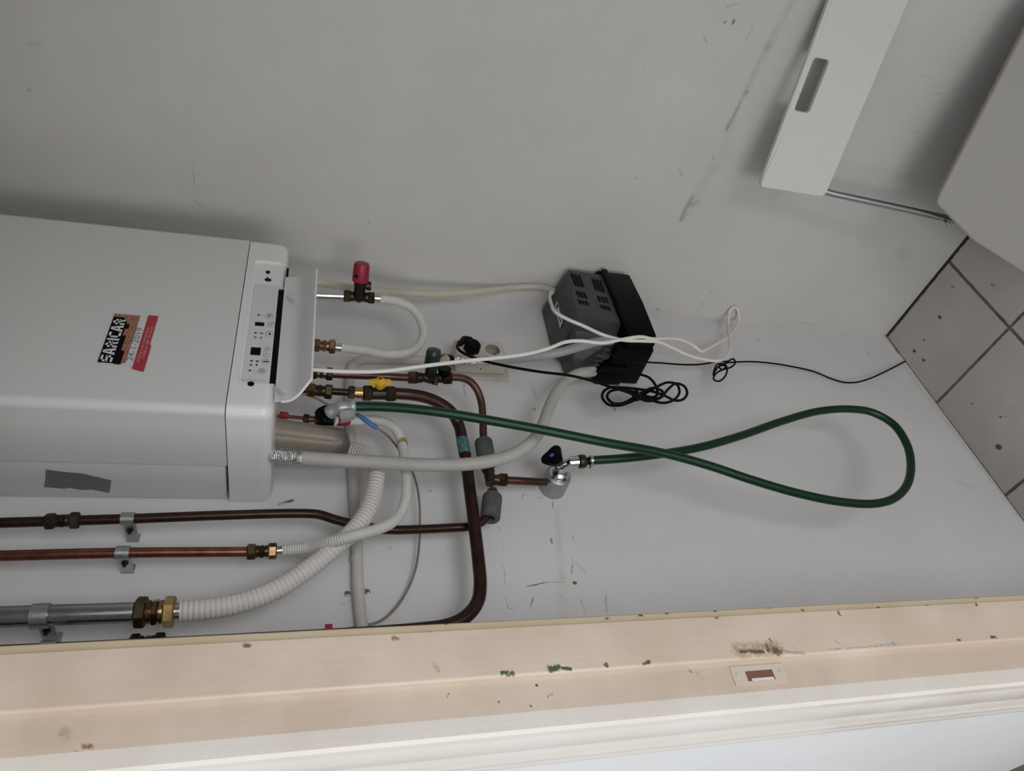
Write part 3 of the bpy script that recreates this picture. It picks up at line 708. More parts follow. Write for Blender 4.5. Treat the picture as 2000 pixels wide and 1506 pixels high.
def pipe(name, path, r, mat, label, cat='pipe', step=.006, n=18, group=None):
    b = MB(); b.tube(smooth(path, step), r, n); o = obj(name, b, mat); rebase(o); tag(o, label, cat, group); return o
def clip(p, r, label, foot, wd=.019, rot=0.0, group='pipe clips by the boiler'):
    """strap around the pipe at p with a leg back to the wall"""
    p = Vector(p); t = thing('pipe_clip', label, 'pipe clip', (p.x, YB, p.z), group)
    b = MB(); n = 18; rings = []
    for z in (-wd/2, wd/2):
        rings.append([[b.bm.verts.new((p.x+rr*math.cos(a), p.y+rr*math.sin(a), p.z+z)) for a in [2*PI*k/n for k in range(n)]] for rr in (r*1.03, r*1.03+.0022)])
    for k in range(n):
        j = (k+1) % n
        b.face([rings[0][1][k], rings[0][1][j], rings[1][1][j], rings[1][1][k]]); b.face([rings[0][0][k], rings[1][0][k], rings[1][0][j], rings[0][0][j]])
        for e in (0, 1): b.face([rings[e][0][k], rings[e][0][j], rings[e][1][j], rings[e][1][k]])
    obj('strap', b, 'galvanised', t)
    b = MB(); zz = p.z-foot
    y0 = p.y+r
    b.box((p.x-.0015, y0, p.z-wd/2), (p.x+.0015, YB-.0012, p.z+wd/2-.001), .0006, 1); b.box((p.x-.0015, YB-.003, p.z-wd/2), (p.x+.014, YB-.0005, p.z+wd/2), .0005, 1)
    obj('leg', b, 'galvanised', t)
    b = MB(); c = Vector((p.x-.0015, (y0+YB)/2-.008, p.z)); b.nut(c, c+Vector((-.003, 0, 0)), .0052, 6); b.cyl(c, c+Vector((-.007, 0, 0)), .0028, n=10)
    obj('screw', b, 'bronze_black', t); return t

# ------------------------------------------------------------------ pipes left of the boiler
dA, dB, dC = .066, .060, .082
pA = px([(-60, 1023, dA), (60, 1019.5, dA), (250, 1013.5, dA), (450, 1006, dA), (585, 1003, dA), (622, 1005, dA), (655, 1015, dA), (690, 1024, dA), (725, 1031, dA), (760, 1035, dA), (820, 1034, .058), (880, 1031, .052), (920, 1028, .051), (940, 1020, .052), (950, 1010, .054), (957, 1000, .054)])
pipe('copper_pipe', pA, .0078, 'copper_dark', 'dark copper pipe running down beside the boiler and jogging over to the grey foam sleeve', n=20, step=.003)
coupling(W(88, 1018.5, dA), W(156, 1016, dA), .0078, ('bronze_black', 'brass_dark'), 'dark brass coupling on the copper pipe closest to the boiler')
clip(W(250, 1013.5, dA), .0078, 'metal clip on the dark copper pipe closest to the boiler', .0)
pipe('copper_pipe', px([(-60, 1087.5, dB), (240, 1080, dB), (487, 1078, dB)]), .0080, 'copper_bright', 'bright orange copper pipe, second one out from the boiler, ending in a coupling', n=20)
coupling(W(482, 1078, dB), W(541, 1076, dB), .0078, ('brass_dark', 'brass_dark', 'brass'), 'brass coupling joining the bright copper pipe to the thin white corrugated hose')
clip(W(240, 1080, dB), .0080, 'metal clip on the bright orange copper pipe', .0)
pipe('steel_pipe', px([(-60, 1207.5, dC), (120, 1201, dC), (268, 1196.5, dC)]), .0142, 'steel_pipe', 'thick grey steel pipe near the door frame ending in a large brass coupling', n=24)
coupling(W(263, 1196, dC), W(343, 1195, dC), .0135, ('brass_dark', 'brass', 'brass_bright'), 'large brass coupling between the steel pipe and the thick white hose')
clip(W(80, 1203, dC), .0142, 'metal clip on the thick grey steel pipe', .0, .021)
# gas pipe: from the yellow valve down, across and up behind the door frame
dG = .076
gp = px([(757, 768, .125), (795, 770, .124), (830, 776, .118), (858, 787, .108), (880, 803, .095), (895, 828, .078), (903, 860, .078), (910, 900, .076), (918, 960, dG), (927, 1030, dG), (935, 1100, dG), (938, 1140, dG), (934, 1172, dG), (920, 1195, dG), (897, 1213, dG), (870, 1223, dG), (820, 1230, dG), (700, 1239.5, dG), (500, 1251, dG), (250, 1264.5, dG), (0, 1277, dG), (-60, 1280, dG)])
gpo = pipe('gas_pipe', gp, .0112, 'copper_dark', 'thick brown copper gas pipe from the yellow valve, bending behind the door frame', n=24, step=.004)
i0 = W(902.5, 858, .078); i1 = W(908, 888, .0765)
b = MB(); b.tube([i0+(i1-i0)*k/4 for k in range(5)], .01165, 20, cap=False)
s_ = obj('corroded_band', b, 'verdigris', None); s_.location = -gpo.location; s_.parent = gpo; s_['label'] = 'turquoise corroded patch'
coupling(W(252, 1263.5, dG), W(322, 1260, dG), .0112, ('bronze_black', 'bronze_black'), 'dark coupling half hidden behind the door frame', scale=.95)
clip(W(95, 1271, dG), .0112, 'metal clip half hidden behind the door frame edge', .0)
b = MB(); q = W(634, 1241, dG); q2 = W(648, 1240.5, dG); b.tube([q, q2], .0160, 16, flat=1.0); o = obj('tape_flag', b, 'red_tape'); rebase(o); tag(o, 'scrap of red tape wrapped on the gas pipe at the frame edge', 'tape')

# ------------------------------------------------------------------ corrugated hoses
def corr(name, path, r, pitch, amp, mat, label, n=18, extra=None):
    pts, rf = ridged(path, r, pitch, amp); t = thing(name, label, 'hose', pts[0])
    b = MB(); b.tube(pts, r, n, rf=rf, vscale=1/pitch); obj('hose_jacket', b, mat, t, sharp=80); return t, pts
def sleeve_end(t, a, c, r, mat='chrome'):
    b = MB(); a, c = Vector(a), Vector(c); d = (c-a); L = d.length
    b.lathe(a, d, [(0, r), (L*.5, r), (L*.5, r*1.12), (L*.62, r*1.12), (L*.62, r), (L, r)], 20); obj('metal_ferrule', b, mat, t)
t, _ = corr('corrugated_hose', px([(352, 1194, dC), (400, 1190, dC), (460, 1180, dC), (520, 1160, dC), (570, 1133, .08), (620, 1098, .084), (655, 1068, .092), (690, 1037, .094), (715, 1003, .090), (729, 965, .085), (735, 925, .082), (730, 901, .068), (712, 886, .056), (685, 879, .044), (650, 876, .038), (600, 872, .036)]),
     .0150, .0072, .0006, 'corrugated_large', 'thick white corrugated hose curving up from the steel pipe behind the grey drain hose', 22)
sleeve_end(t, W(342, 1195, dC), W(356, 1194, dC), .0115)
t, _ = corr('corrugated_hose', px([(553, 1074.5, dB), (600, 1070, .066), (650, 1058, .108), (690, 1047, .119), (730, 1036, .112), (760, 1024, .100), (780, 1006, .09), (791, 980, .09), (794, 945, .09), (790, 905, .088), (786, 872, .088), (775, 842, .09), (757, 826, .092), (735, 821, .095), (705, 821, .10), (680, 821, .105)]),
     .0088, .0040, .0005, 'corrugated_white', 'thin white corrugated hose looping from the bright copper pipe up to the filling valve')
sleeve_end(t, W(540, 1076, dB), W(556, 1074.5, dB), .0068)
i0 = W(785, 861, .088); b = MB(); b.tube(smooth(px([(784.5, 861, .088), (786, 869, .088)]), .003), .0100, 16); obj('stained_tape', b, 'rust_band', t, 'rusty band')
t, _ = corr('corrugated_hose', px([(742, 583, .135), (780, 590, .130), (808, 605, .122), (824, 632, .112), (826, 658, .105), (812, 681, .10), (785, 691, .10), (750, 691, .104), (710, 684, .110), (665, 679, .118)]),
     .0092, .0040, .0005, 'corrugated_white', 'white corrugated hose in a U bend below the red relief valve')
sleeve_end(t, W(729, 582, .135), W(744, 583, .135), .0080); sleeve_end(t, W(654, 678, .118), W(668, 679.5, .118), .0080)
# grey condensate drain
t, gp2 = corr('drain_hose', px([(530, 889, .122), (560, 891, .124), (600, 895, .126), (660, 899, .126), (740, 903, .120), (820, 908, .125), (890, 908, .128), (950, 902, .128), (1000, 888, .126), (1035, 866, .122), (1058, 835, .112), (1070, 803, .102), (1082, 775, .092), (1105, 745, .080), (1130, 730, .072), (1160, 725, .068)]),
     .0118, .0026, .00028, 'corrugated_grey', 'grey ribbed drain hose sweeping from under the boiler to the condensate pump', 20)
b = MB(); pts = smooth(px([(533, 889, .122), (560, 891, .124), (592, 894, .1255)]), .0009); b.tube(pts, .0128, 20, rf=lambda L: .0128+.0005*math.cos(2*PI*L/.0036)+.0002*random.random()); obj('foil_wrap', b, 'foil', t, 'silver foil wrapped around the upper end')
# drain from the tundish to the pump
t, _ = corr('drain_hose', px([(886, 703, .078), (930, 705, .078), (975, 704, .082), (1030, 699, .095), (1085, 690, .112), (1130, 678, .125), (1165, 668, .125), (1195, 665, .12)]),
     .0100, .0024, .0002, 'corrugated_drain', 'pale ribbed drain hose running behind the white cable into the pump side', 20)
b = MB(); b.tube(smooth(px([(886, 703, .078), (930, 705, .078), (958, 704.5, .080)]), .002), .0108, 20, rf=lambda L: .0106+.0009*random.random()); obj('foil_wrap', b, 'foil', t, 'crinkled silver foil at the upper end')

# ------------------------------------------------------------------ under the boiler
dV = .135
pipe('boiler_pipe', px([(545, 573, dV), (600, 576, dV), (680, 579, dV)]), .0078, 'chrome', 'chromed straight pipe from the boiler down to the red capped relief valve', n=20)
def safety_valve(a, c, axis, capcol, label, matn, stem0=.018, stem1=.034, caplen=.036, capr=.0155):
    a, c = Vector(a), Vector(c); d = (c-a).normalized(); L = (c-a).length; mid = (a+c)/2; ax = Vector(axis).normalized()
    t = thing('relief_valve', label, 'valve', mid)
    b = MB(); b.nut(a, a+d*L*.22, .0135, 6, .2); obj('nut', b, matn[0], t)
    b = MB(); b.nut(c-d*L*.22, c, .0135, 6, .4); obj('nut', b, matn[1], t)
    b = MB(); b.lathe(a+d*L*.2, d, [(0, .0105), (L*.1, .0105), (L*.14, .0085), (L*.3, .0125), (L*.46, .0085), (L*.5, .0105), (L*.6, .0105)], 20)
    b.lathe(mid, ax, [(0, .012), (stem0, .0115), (stem0+.002, .0128), (stem1, .0128)], 20)
    obj('body', b, 'bronze_black', t)
    e = mid+ax*stem1
    b = MB(); b.lathe(e-ax*.002, ax, [(0, capr), (.004, capr*1.04), (caplen*.86, capr*.97), (caplen*.97, capr*.88), (caplen, capr*.72)], 28)
    cp_ = obj('cap', b, capcol, t)
    side = ax.cross(d).normalized(); s0 = e+ax*.006
    b = MB(); k = s0-d*capr*.35+FWD*(-capr*.93); b.box(k-Vector((.0022, .0022, .0028)), k+Vector((.0022, .0022, .0028))); obj('slot', b, 'black_rubber', cp_)
    return t, mid, d, ax
t, mid, d, ax = safety_valve(W(671, 578, dV), W(731, 582, dV), (.32, -.95, 0), 'red_plastic', 'relief valve with a round red cap below the right side of the boiler', ('brass_dark', 'brass_dark'), .024, .037, .040, .0165)
b = MB(); q = mid+ax*.026; b.lathe(q, d, [(0, .007), (.012, .007), (.013, .0095), (.022, .0095)], 18); obj('outlet', b, 'bronze_black', t)
coupling(W(612, 674, .118), W(655, 677.5, .118), .0080, ('brass', 'brass', 'brass'), 'shiny brass coupling between the flap and the white corrugated hose', scale=1.1)
pipe('boiler_pipe', px([(560, 668, .118), (590, 671, .118), (618, 674.5, .118)]), .0075, 'copper_mid', 'short copper pipe stub behind the open flap, above the shiny coupling')
dW_ = .115
coupling(W(606, 728, dW_), W(650, 731, dW_), .0078, ('brass_dark', 'brass', 'bronze_black'), 'dark coupling on the copper water pipe leading to the green capped valve')
pipe('water_pipe', px([(560, 723, dW_), (620, 729, dW_), (700, 733, dW_), (805, 738, dW_)]), .0076, 'copper_mid', 'straight copper water pipe from the boiler to the green capped valve', n=20)
t, mid, d, ax = safety_valve(W(797, 737.5, dW_), W(882, 738, dW_), (.32, -.95, 0), 'green_plastic', 'black inlet valve with a round dark green cap in the middle of the water pipe', ('copper_mid', 'copper_dark'), .020, .026, .038, .0150)
# its second branch: check valve, clip and tundish
q0 = W(866, 738, dW_); b = MB(); b.lathe(q0, ax, [(0, .0115), (.012, .0115), (.014, .0130), (.022, .0130)], 22); obj('check_branch', b, 'black_plastic', t)
b = MB(); b.cyl(W(851, 741, dW_), W(849, 752, .108), .0058); obj('drain_plug', b, 'bronze_black', t)
b = MB(); b.tube([W(843, 718, .128), W(872, 700, .125)], [.003, .0095], 20); obj('tundish_cone', b, 'beige_cone', t, 'beige funnel')
b = MB(); b.lathe(W(868, 702, .100), (W(888, 703, .078)-W(868, 702, .100)), [(0, .0115), (.012, .0115), (.013, .0105), (.024, .0100)], 20); b.sphere(W(868, 693, .12), .0028)
obj('tundish_collar', b, 'black_rubber', t)
# gas branch
dg_ = .128
coupling(W(601, 761, dg_), W(649, 766, dg_), .0085, ('brass', 'brass_dark', 'brass_dark'), 'brass coupling on the gas pipe just below the flap')
pipe('gas_pipe', px([(560, 757, dg_), (610, 762, dg_), (690, 767, dg_)]), .0066, 'copper_dark', 'short dark copper pipe between the two brass couplings above the yellow valve')
t = thing('pipe_union', 'bright brass union directly above the yellow gas valve', 'pipe fitting', W(695, 767, dg_))
b = MB(); b.nut(W(680, 766, dg_), W(693, 767, dg_), .0125, 6); obj('nut', b, 'brass_dark', t)
b = MB(); b.lathe(W(691, 767, dg_), W(712, 768, dg_)-W(691, 767, dg_), [(0, .0098), (.019, .0105)], 22); obj('body', b, 'brass_bright', t)
t = thing('gas_valve', 'gas valve with a yellow wing handle above the thick copper pipe', 'valve', W(740, 768, dg_))
b = MB(); b.nut(W(708, 768, dg_), W(727, 768.5, dg_), .0158, 6, .1); obj('nut', b, 'brass_dark', t)
b = MB(); b.nut(W(753, 769, dg_), W(772, 769, dg_), .0158, 6, .3); obj('nut', b, 'brass_dark', t)
b = MB(); b.cyl(W(725, 768.5, dg_), W(756, 769, dg_), .0115); vm = W(741, 768.5, dg_); hx = Vector((.25, -.96, .05)).normalized(); b.cyl(vm, vm+hx*.014, .0075); obj('body', b, 'bronze_black', t)
b = MB(); o_ = vm+hx*.012
b.tube([o_, o_+hx*.006, o_+hx*.013, o_+hx*.016], [.0075, .0095, .0105, .006], 16)
zz = (Vector((0, 0, 1))-hx*hx.z).normalized(); xx_ = zz.cross(hx)
for sg in (-1, 1):
    b.slab([o_+hx*.003+zz*sg*.004-xx_*.004, o_+hx*.008+zz*sg*.014-xx_*.004, o_+hx*.009+zz*sg*.0195-xx_*.004, o_+hx*.017+zz*sg*.0195-xx_*.004, o_+hx*.0175+zz*sg*.010-xx_*.004, o_+hx*.020+zz*sg*.004-xx_*.004], xx_, .008)
b.cyl(o_+hx*.012, o_+hx*.021, .0058)
hnd = obj('handle', b, 'yellow_plastic', t, 'yellow two-winged handle', sharp=50)
b = MB(); b.cyl(o_+hx*.0208, o_+hx*.0214, .0032); obj('handle_screw', b, 'brass_dark', hnd)
# water pipe after the inlet valve down to the foam sleeves and the tee
pipe('water_pipe', px([(880, 737, dW_), (900, 738, .113), (918, 745, .106), (932, 762, .094), (940, 785, .082), (943, 815, .072), (944, 850, .066), (946, 880, .062), (950, 905, .058), (956, 930, .056)]), .0076, 'copper_pink', 'pinkish copper pipe bending from the green capped valve down into the upper foam sleeve', n=20, step=.003)
def sleeve(a, c, r, ri, label):
    a, c = Vector(a), Vector(c); d = c-a; b = MB(); L = d.length; dn = d.normalized(); n = 26
    up = Vector((0, 0, 1)); x = (up-dn*up.dot(dn)).normalized(); y = dn.cross(x)
    R = []
    for t_, rr in ((0, ri), (0, r*.93), (.06, r), (.94, r), (1, r*.93), (1, ri)):
        R.append([b.bm.verts.new(a+d*t_+rr*(math.cos(2*PI*k/n)*x+math.sin(2*PI*k/n)*y)) for k in range(n)])
    R.append(R[0])
    for i in range(len(R)-1):
        for k in range(n): b.face([R[i][k], R[i][(k+1) % n], R[i+1][(k+1) % n], R[i+1][k]])
    o = obj('foam_sleeve', b, 'foam_grey'); rebase(o); tag(o, label, 'pipe insulation'); return o
sleeve(W(944, 861, .064), W(952, 911, .058), .0178, .0080, 'grey foam sleeve on the pinkish pipe, partly behind the grey drain hose')
sleeve(W(962, 969, .054), W(957, 1013, .054), .0185, .0090, 'grey foam sleeve below the tee, at the end of the dark copper pipe')
t = thing('pipe_tee', 'tarnished tee fitting between the two grey foam sleeves', 'pipe fitting', W(958, 938, .055))
b = MB(); b.nut(W(951, 908, .056), W(955, 924, .056), .0130, 6); obj('nut', b, 'bronze_black', t)
b = MB(); b.nut(W(973, 937, .055), W(990, 938, .055), .0135, 6); obj('nut', b, 'brass_dark', t)
b = MB(); b.nut(W(962, 956, .055), W(962, 968, .055), .0105, 6); obj('nut', b, 'copper_mid', t)
b = MB(); b.lathe(W(954, 920, .055), W(962, 958, .055)-W(954, 920, .055), [(0, .0105), (.030, .0105)], 18); b.cyl(W(958, 937, .055), W(975, 938, .055), .0105); obj('body', b, 'brass_dark', t)
pipe('copper_pipe', px([(988, 938, .055), (1025, 940, .05), (1066, 942, .04)]), .0076, 'copper_mid', 'short copper pipe from the tee to the chrome tap', n=20)

# ------------------------------------------------------------------ tap
t0 = W(1079, 953, .002); tap = thing('wall_tap', 'chrome garden tap with a black three-lobed knob mounted on the back wall', 'tap', t0)
b = MB(); b.lathe(t0, (0, -1, 0), [(-.001, .0265), (.038, .0265), (.044, .0250), (.047, .0215), (.047, .019)], 36); obj('wall_flange', b, 'chrome_matt', tap)
t1 = t0+Vector((0, -.046, 0))
b = MB(); b.lathe(t1, (0, -1, 0), [(0, .020), (.003, .0195), (.004, .014), (.009, .016), (.012, .011), (.014, .011)], 30)
tc = t1+Vector((0, -.024, 0)); b.tube([t1+Vector((0, -.008, 0)), tc], [.011, .0115], 20)
kd = Vector((-.05, -.72, .70)).normalized()
b.lathe(tc, kd, [(-.006, .0115), (.010, .0115), (.011, .0085), (.020, .0085)], 24)
so = W(1128, 902, .098); b.tube([tc-Vector((0, -.002, -.002)), tc+(so-tc)*.5, so+Vector((0, 0, .010)), so], [.0125, .0118, .0115, .0115], 20)
obj('body', b, 'chrome', tap, sharp=45)
kb = W(1089, 903, .088); kt = W(1078, 889, .106); kd = (kt-kb).normalized()
b = MB(); n = 36; up = Vector((0, 0, 1)); x = (up-kd*up.dot(kd)).normalized(); y = kd.cross(x); rings = []
for tt, rr, lob in ((-.004, .0085, .05), (.002, .0130, .10), (.012, .0185, .14), (.020, .0215, .17), (.0235, .0205, .17), (.0245, .0180, .17)):
    rings.append([b.bm.verts.new(kb+kd*tt+rr*(1+lob*math.cos(3*(2*PI*k/n)+.5))*(math.cos(2*PI*k/n)*x+math.sin(2*PI*k/n)*y)) for k in range(n)])
for i in range(len(rings)-1):
    for k in range(n): b.face([rings[i][k], rings[i][(k+1) % n], rings[i+1][(k+1) % n], rings[i+1][k]])
b.face(rings[0]); b.face(rings[-1]); kn = obj('knob', b, 'black_plastic', tap, 'black three-lobed knob')
b = MB(); b.cyl(kb+kd*.0244, kb+kd*.0250, .0044); obj('knob_dot', b, 'blue_dot', kn, 'blue dot')
b = MB(); b.cyl(tc+kd*.004, kb+kd*.002, .0080); obj('spindle', b, 'chrome', tap)
b = MB(); ua, ub = W(1130, 902, .098), W(1142, 901, .098); b.nut(ua, ub, .0135, 12, ch=.06); obj('union_nut', b, 'brass_dark', tap, 'brown ribbed nut')
b = MB(); b.cyl(ub, W(1160, 900, .098), .0070); obj('hose_tail', b, 'black_rubber', tap)

# ------------------------------------------------------------------ garden hose
gh = px([(676, 796, .168), (700, 794, .17), (760, 795, .175), (850, 804, .18), (950, 820, .18), (1060, 840, .18), (1180, 864, .178), (1290, 884, .17), (1380, 908, .165), (1470, 938, .16), (1560, 964, .155), (1640, 980, .15), (1705, 984, .15), (1745, 974, .15), (1771, 948, .15), (1779, 910, .15), (1771, 868, .15), (1745, 829, .15), (1705, 806, .148), (1660, 799, .145), (1600, 803, .14), (1530, 822, .135), (1450, 850, .13), (1370, 873, .125), (1290, 887, .12), (1220, 895, .11), (1150, 900, .098)])
hose = thing('garden_hose', 'dark green braided garden hose hanging in a long loop from the tap', 'hose', gh[-1])
b = MB(); b.tube(smooth(gh, .005), .0086, 20); obj('hose_body', b, 'garden_hose', hose)
b = MB(); a, c = W(1157, 899.5, .099), W(1152, 899.8, .0985); b.tube([c, a], .0098, 22); q = W(1156, 914, .099); b.box(q-Vector((.003, .003, .004)), q+Vector((.005, .003, .004)), .001, 1); b.cyl(q+Vector((-.004, 0, -.001)), q+Vector((.008, 0, -.001)), .0025)
obj('hose_clip', b, 'chrome', hose, 'steel hose clip')
b = MB(); b.tube(smooth(px([(643, 807, .152), (652, 801, .160), (662, 798, .165), (676, 796, .168), (694, 794.3, .1695)]), .003), .0125, 16, rf=lambda L: .0118+.0014*math.sin(L*330)+.0006*random.random())
fp = px([(664, 802, .178), (692, 800, .180), (693, 812, .178), (682, 816, .174), (666, 820, .170), (663, 812, .172)]); b.slab(fp, (0, 1, 0), .010)
obj('duct_tape_wrap', b, 'duct_tape_silver', hose, 'silver tape wrapped around the upper end', sharp=60)
# filling valve
fv = thing('filling_valve', 'small filling valve with a black elbow and red collar beside the beige cup', 'valve', W(645, 820, .125))
b = MB(); b.nut(W(593, 817, .118), W(604, 818, .119), .0085, 6); obj('nut', b, 'brass_dark', fv)
b = MB(); b.nut(W(615, 819, .120), W(622, 819.5, .121), .0095, 6); obj('nut', b, 'brass_dark', fv)
b = MB(); b.cyl(W(603, 818, .119), W(622, 819.5, .121), .0058); obj('connector', b, 'brass', fv)
b = MB(); b.cyl(W(622, 820, .121), W(652, 821, .123), .0100); obj('body', b, 'black_plastic', fv)
b = MB(); b.tube(smooth(px([(634, 820, .123), (629, 811, .130), (634, 804, .138), (645, 803, .147), (654, 801, .155)]), .003), .0108, 18); b.nut(W(625, 813, .128), W(632, 803, .138), .0118, 8); obj('elbow', b, 'black_rubber', fv)
b = MB(); b.cyl(W(651, 821, .123), W(657, 821.5, .121), .0088); obj('washer', b, 'white_plastic', fv)
b = MB(); b.nut(W(656, 821.5, .121), W(680, 822.5, .112), .0094, 12, ch=.04); obj('red_collar', b, 'red_dark', fv, 'red ribbed collar')
o = pipe('thin_copper_tube', px([(535, 812, .115), (565, 814, .116), (597, 817, .118)]), .0030, 'copper_bright', 'thin copper tube between the boiler base and the filling valve', n=12)
b = MB(); b.nut(W(546, 810, .116), W(563, 812, .116), .0062, 8); o = obj('tube_nut', b, 'red_dark'); rebase(o); tag(o, 'small red nut on the thin copper tube at the boiler base', 'pipe fitting')

# ------------------------------------------------------------------ conduit with saddle, sensor wire
dn_ = .011
b = MB(); b.tube(smooth(px([(712, 1262, dn_), (700, 1160, dn_), (697, 1060, dn_), (691, 960, dn_), (686, 880, dn_), (682, 780, dn_), (683, 735, dn_), (688, 715, dn_), (700, 704, dn_), (720, 701, dn_), (780, 702, dn_), (885, 706, dn_)]), .004), .0098, 18)
o = obj('wall_conduit', b, 'conduit_white'); rebase(o); tag(o, 'white painted conduit running across the wall and turning to the socket', 'conduit')
for y in (1092, 1152):
    b = MB(); b.tube([W(697 if y < 1100 else 700, y-3.5, dn_), W(697 if y < 1100 else 700, y+3.5, dn_)], .0106, 18); c = obj('coupling_ring', b, 'conduit_white', None); c.location = -o.location; c.parent = o
for x, y in ((678, 1161), (717, 1157)):
    sc_ = thing('saddle_screw', 'bare screw head in the wall on the %s side of the white conduit' % ('boiler' if x == 678 else 'floor'), 'screw', W(x, y, 0), 'screws beside the conduit')
    b = MB(); b.lathe(W(x, y, -.001), (0, -1, 0), [(0, .0052), (.003, .0050), (.0042, .0030)], 16); obj('screw_head', b, 'galvanised', sc_)
    b = MB(); q = W(x, y, .0035); b.box(q-Vector((.0032, .0012, .0006)), q+Vector((.0032, .0004, .0006))); obj('screw_slot', b, 'bronze_black', sc_)
wire = thing('sensor_wire', 'thin brown wire with a blue sleeve hanging in an arc to the door frame', 'cable', W(600, 770, .11))
b = MB(); b.tube(smooth(px([(585, 767, .12), (615, 777, .118), (645, 792, .115), (690, 806, .11), (705, 814, .11), (735, 835, .095), (760, 854, .070), (782, 882, .060), (800, 910, .045), (812, 940, .032), (819, 980, .03), (820, 1020, .025), (819, 1060, .02), (812, 1110, .016), (797, 1150, .012), (775, 1185, .010), (745, 1212, .008), (712, 1222, .006), (680, 1228, .006), (640, 1240, .006)]), .004), .0021, 10); obj('wire', b, 'wire_brown', wire)
b = MB(); b.tube(smooth(px([(698, 810, .1115), (718, 824, .106), (736, 836, .100)]), .004), .0042, 14); obj('shrink_sleeve', b, 'blue_plastic', wire, 'bright blue sleeve')

# ------------------------------------------------------------------ clear tube
pipe('clear_tube', pxw([(560, 545, .13), (620, 552, .12), (690, 563, .10), (760, 570, .085), (850, 574, .075), (930, 570, .07), (1000, 562, .065), (1050, 560, .06), (1078, 566, .06), (1092, 575, .06)]), .0082, 'clear_tube', 'yellowed clear tube running from the boiler to the top of the pump', 'tube', n=16)

# ------------------------------------------------------------------ sockets
sk = thing('wall_socket', 'cream double wall socket on a surface box below the foil-wrapped drain', 'socket', (1.15, YB, 1.30))
b = MB(); b.box((1.1050, YB-.006, 1.2300), (1.1800, YB-.0005, 1.3600), .001, 1); obj('backplate', b, 'socket_cream', sk)
b = MB(); b.box((1.1165, YB-.045, 1.2420), (1.1875, YB-.006, 1.3560), .005, 3); sb = obj('housing', b, 'socket_cream', sk)
ctr = [(1.158, 1.3200), (1.158, 1.2720)]
ctr = [(W(921, 683, .045).x, W(921, 683, .045).z), (W(962, 683, .045).x, W(962, 683, .045).z)]
cuts = []
for cx, cz in ctr:
    c = MB(); c.lathe((cx, YB-.060, cz), (0, 1, 0), [(0, .0172), (.0295, .0172)], 30); cuts.append(c)
cut(sb, cuts)
for cx, cz in ctr:
    b = MB(); n = 30; R0 = [b.bm.verts.new((cx+.0171*math.cos(2*PI*k/n), YB-.0452, cz+.0171*math.sin(2*PI*k/n))) for k in range(n)]
    R1 = [b.bm.verts.new((cx+.0165*math.cos(2*PI*k/n), YB-.0310, cz+.0165*math.sin(2*PI*k/n))) for k in range(n)]
    for k in range(n): b.face([R0[k], R0[(k+1) % n], R1[(k+1) % n], R1[k]])
    b.face(R1); w_ = obj('socket_well', b, 'socket_dark', sk)
    for dz in (-.0085, .0085):
        b = MB(); b.cyl((cx+dz*.0, YB-.0312, cz+dz), (cx+dz*.0, YB-.0318, cz+dz), .0026, n=12); obj('contact_hole', b, 'contact_hole', w_)
b = MB(); q = (1.1165, YB-.026, 1.300); b.cyl((1.1166, YB-.024, 1.300), (1.1160, YB-.024, 1.300), .0018, n=10); obj('screw', b, 'contact_hole', sk)
# plug with its cable and the coil
kx, kz = ctr[0]
plug = thing('power_plug', 'black power plug in the upper socket, its cable coiled below the pump', 'plug', (kx, YB-.045, kz))
b = MB(); b.lathe((kx, YB-.036, kz), (0, -1, 0), [(0, .0166), (.006, .0168), (.010, .0190), (.022, .0190), (.028, .0165), (.031, .010)], 8); b.sphere((kx, YB-.066, kz+.006), .013, (.9, .7, 1.2)); 
pe = W(897, 672, .085); b.tube([Vector((kx, YB-.070, kz+.008)), Vector((kx, YB-.074, kz+.022)), pe], [.0105, .0090, .0060], 12); obj('plug_body', b, 'black_rubber', plug, sharp=30)
cb = [(898, 671, .092), (893, 676, .096), (897, 684, .098), (912, 693, .100), (935, 702, .102), (970, 711, .106), (1010, 719, .115), (1060, 727, .125), (1110, 733, .135), (1150, 742, .135), (1190, 755, .12), (1230, 768, .10), (1262, 783, .085), (1290, 777, .075), (1305, 760, .070), (1322, 749, .065), (1337, 755, .06), (1342, 768, .06), (1334, 780, .06), (1318, 782, .065), (1296, 772, .07), (1272, 764, .075), (1245, 760, .08), (1215, 757, .085), (1192, 757, .085), (1178, 766, .085), (1177, 778, .085), (1188, 790, .085), (1208, 792, .085), (1232, 785, .085), (1258, 770, .08), (1282, 756, .075), (1305, 747, .07), (1322, 751, .065), (1327, 765, .065), (1316, 781, .07), (1294, 787, .075), (1268, 780, .08), (1250, 770, .085), (1232, 764, .09), (1205, 761, .09), (1190, 766, .09), (1186, 776, .09), (1196, 787, .09), (1215, 788, .09), (1240, 775, .09), (1262, 762, .085), (1280, 758, .080), (1294, 765, .08), (1292, 774, .08), (1276, 780, .08), (1250, 776, .085), (1232, 768, .088)]
b = MB(); b.tube(smooth(px(cb), .003), .0031, 10); obj('cord', b, 'cable_black', plug)
b = MB(); b.tube(smooth(px([(1165, 725, .10), (1185, 722, .10), (1215, 722, .10), (1245, 730, .095), (1268, 738, .085), (1280, 752, .08), (1284, 770, .08), (1275, 776, .08), (1255, 772, .085)]), .003), .0031, 10); obj('cord', b, 'cable_black', plug)
b = MB(); b.tube(px([(1240, 767, .086), (1246, 779, .086)]), .009, 12, flat=1.0); obj('cord_tie', b, 'cable_black', plug)
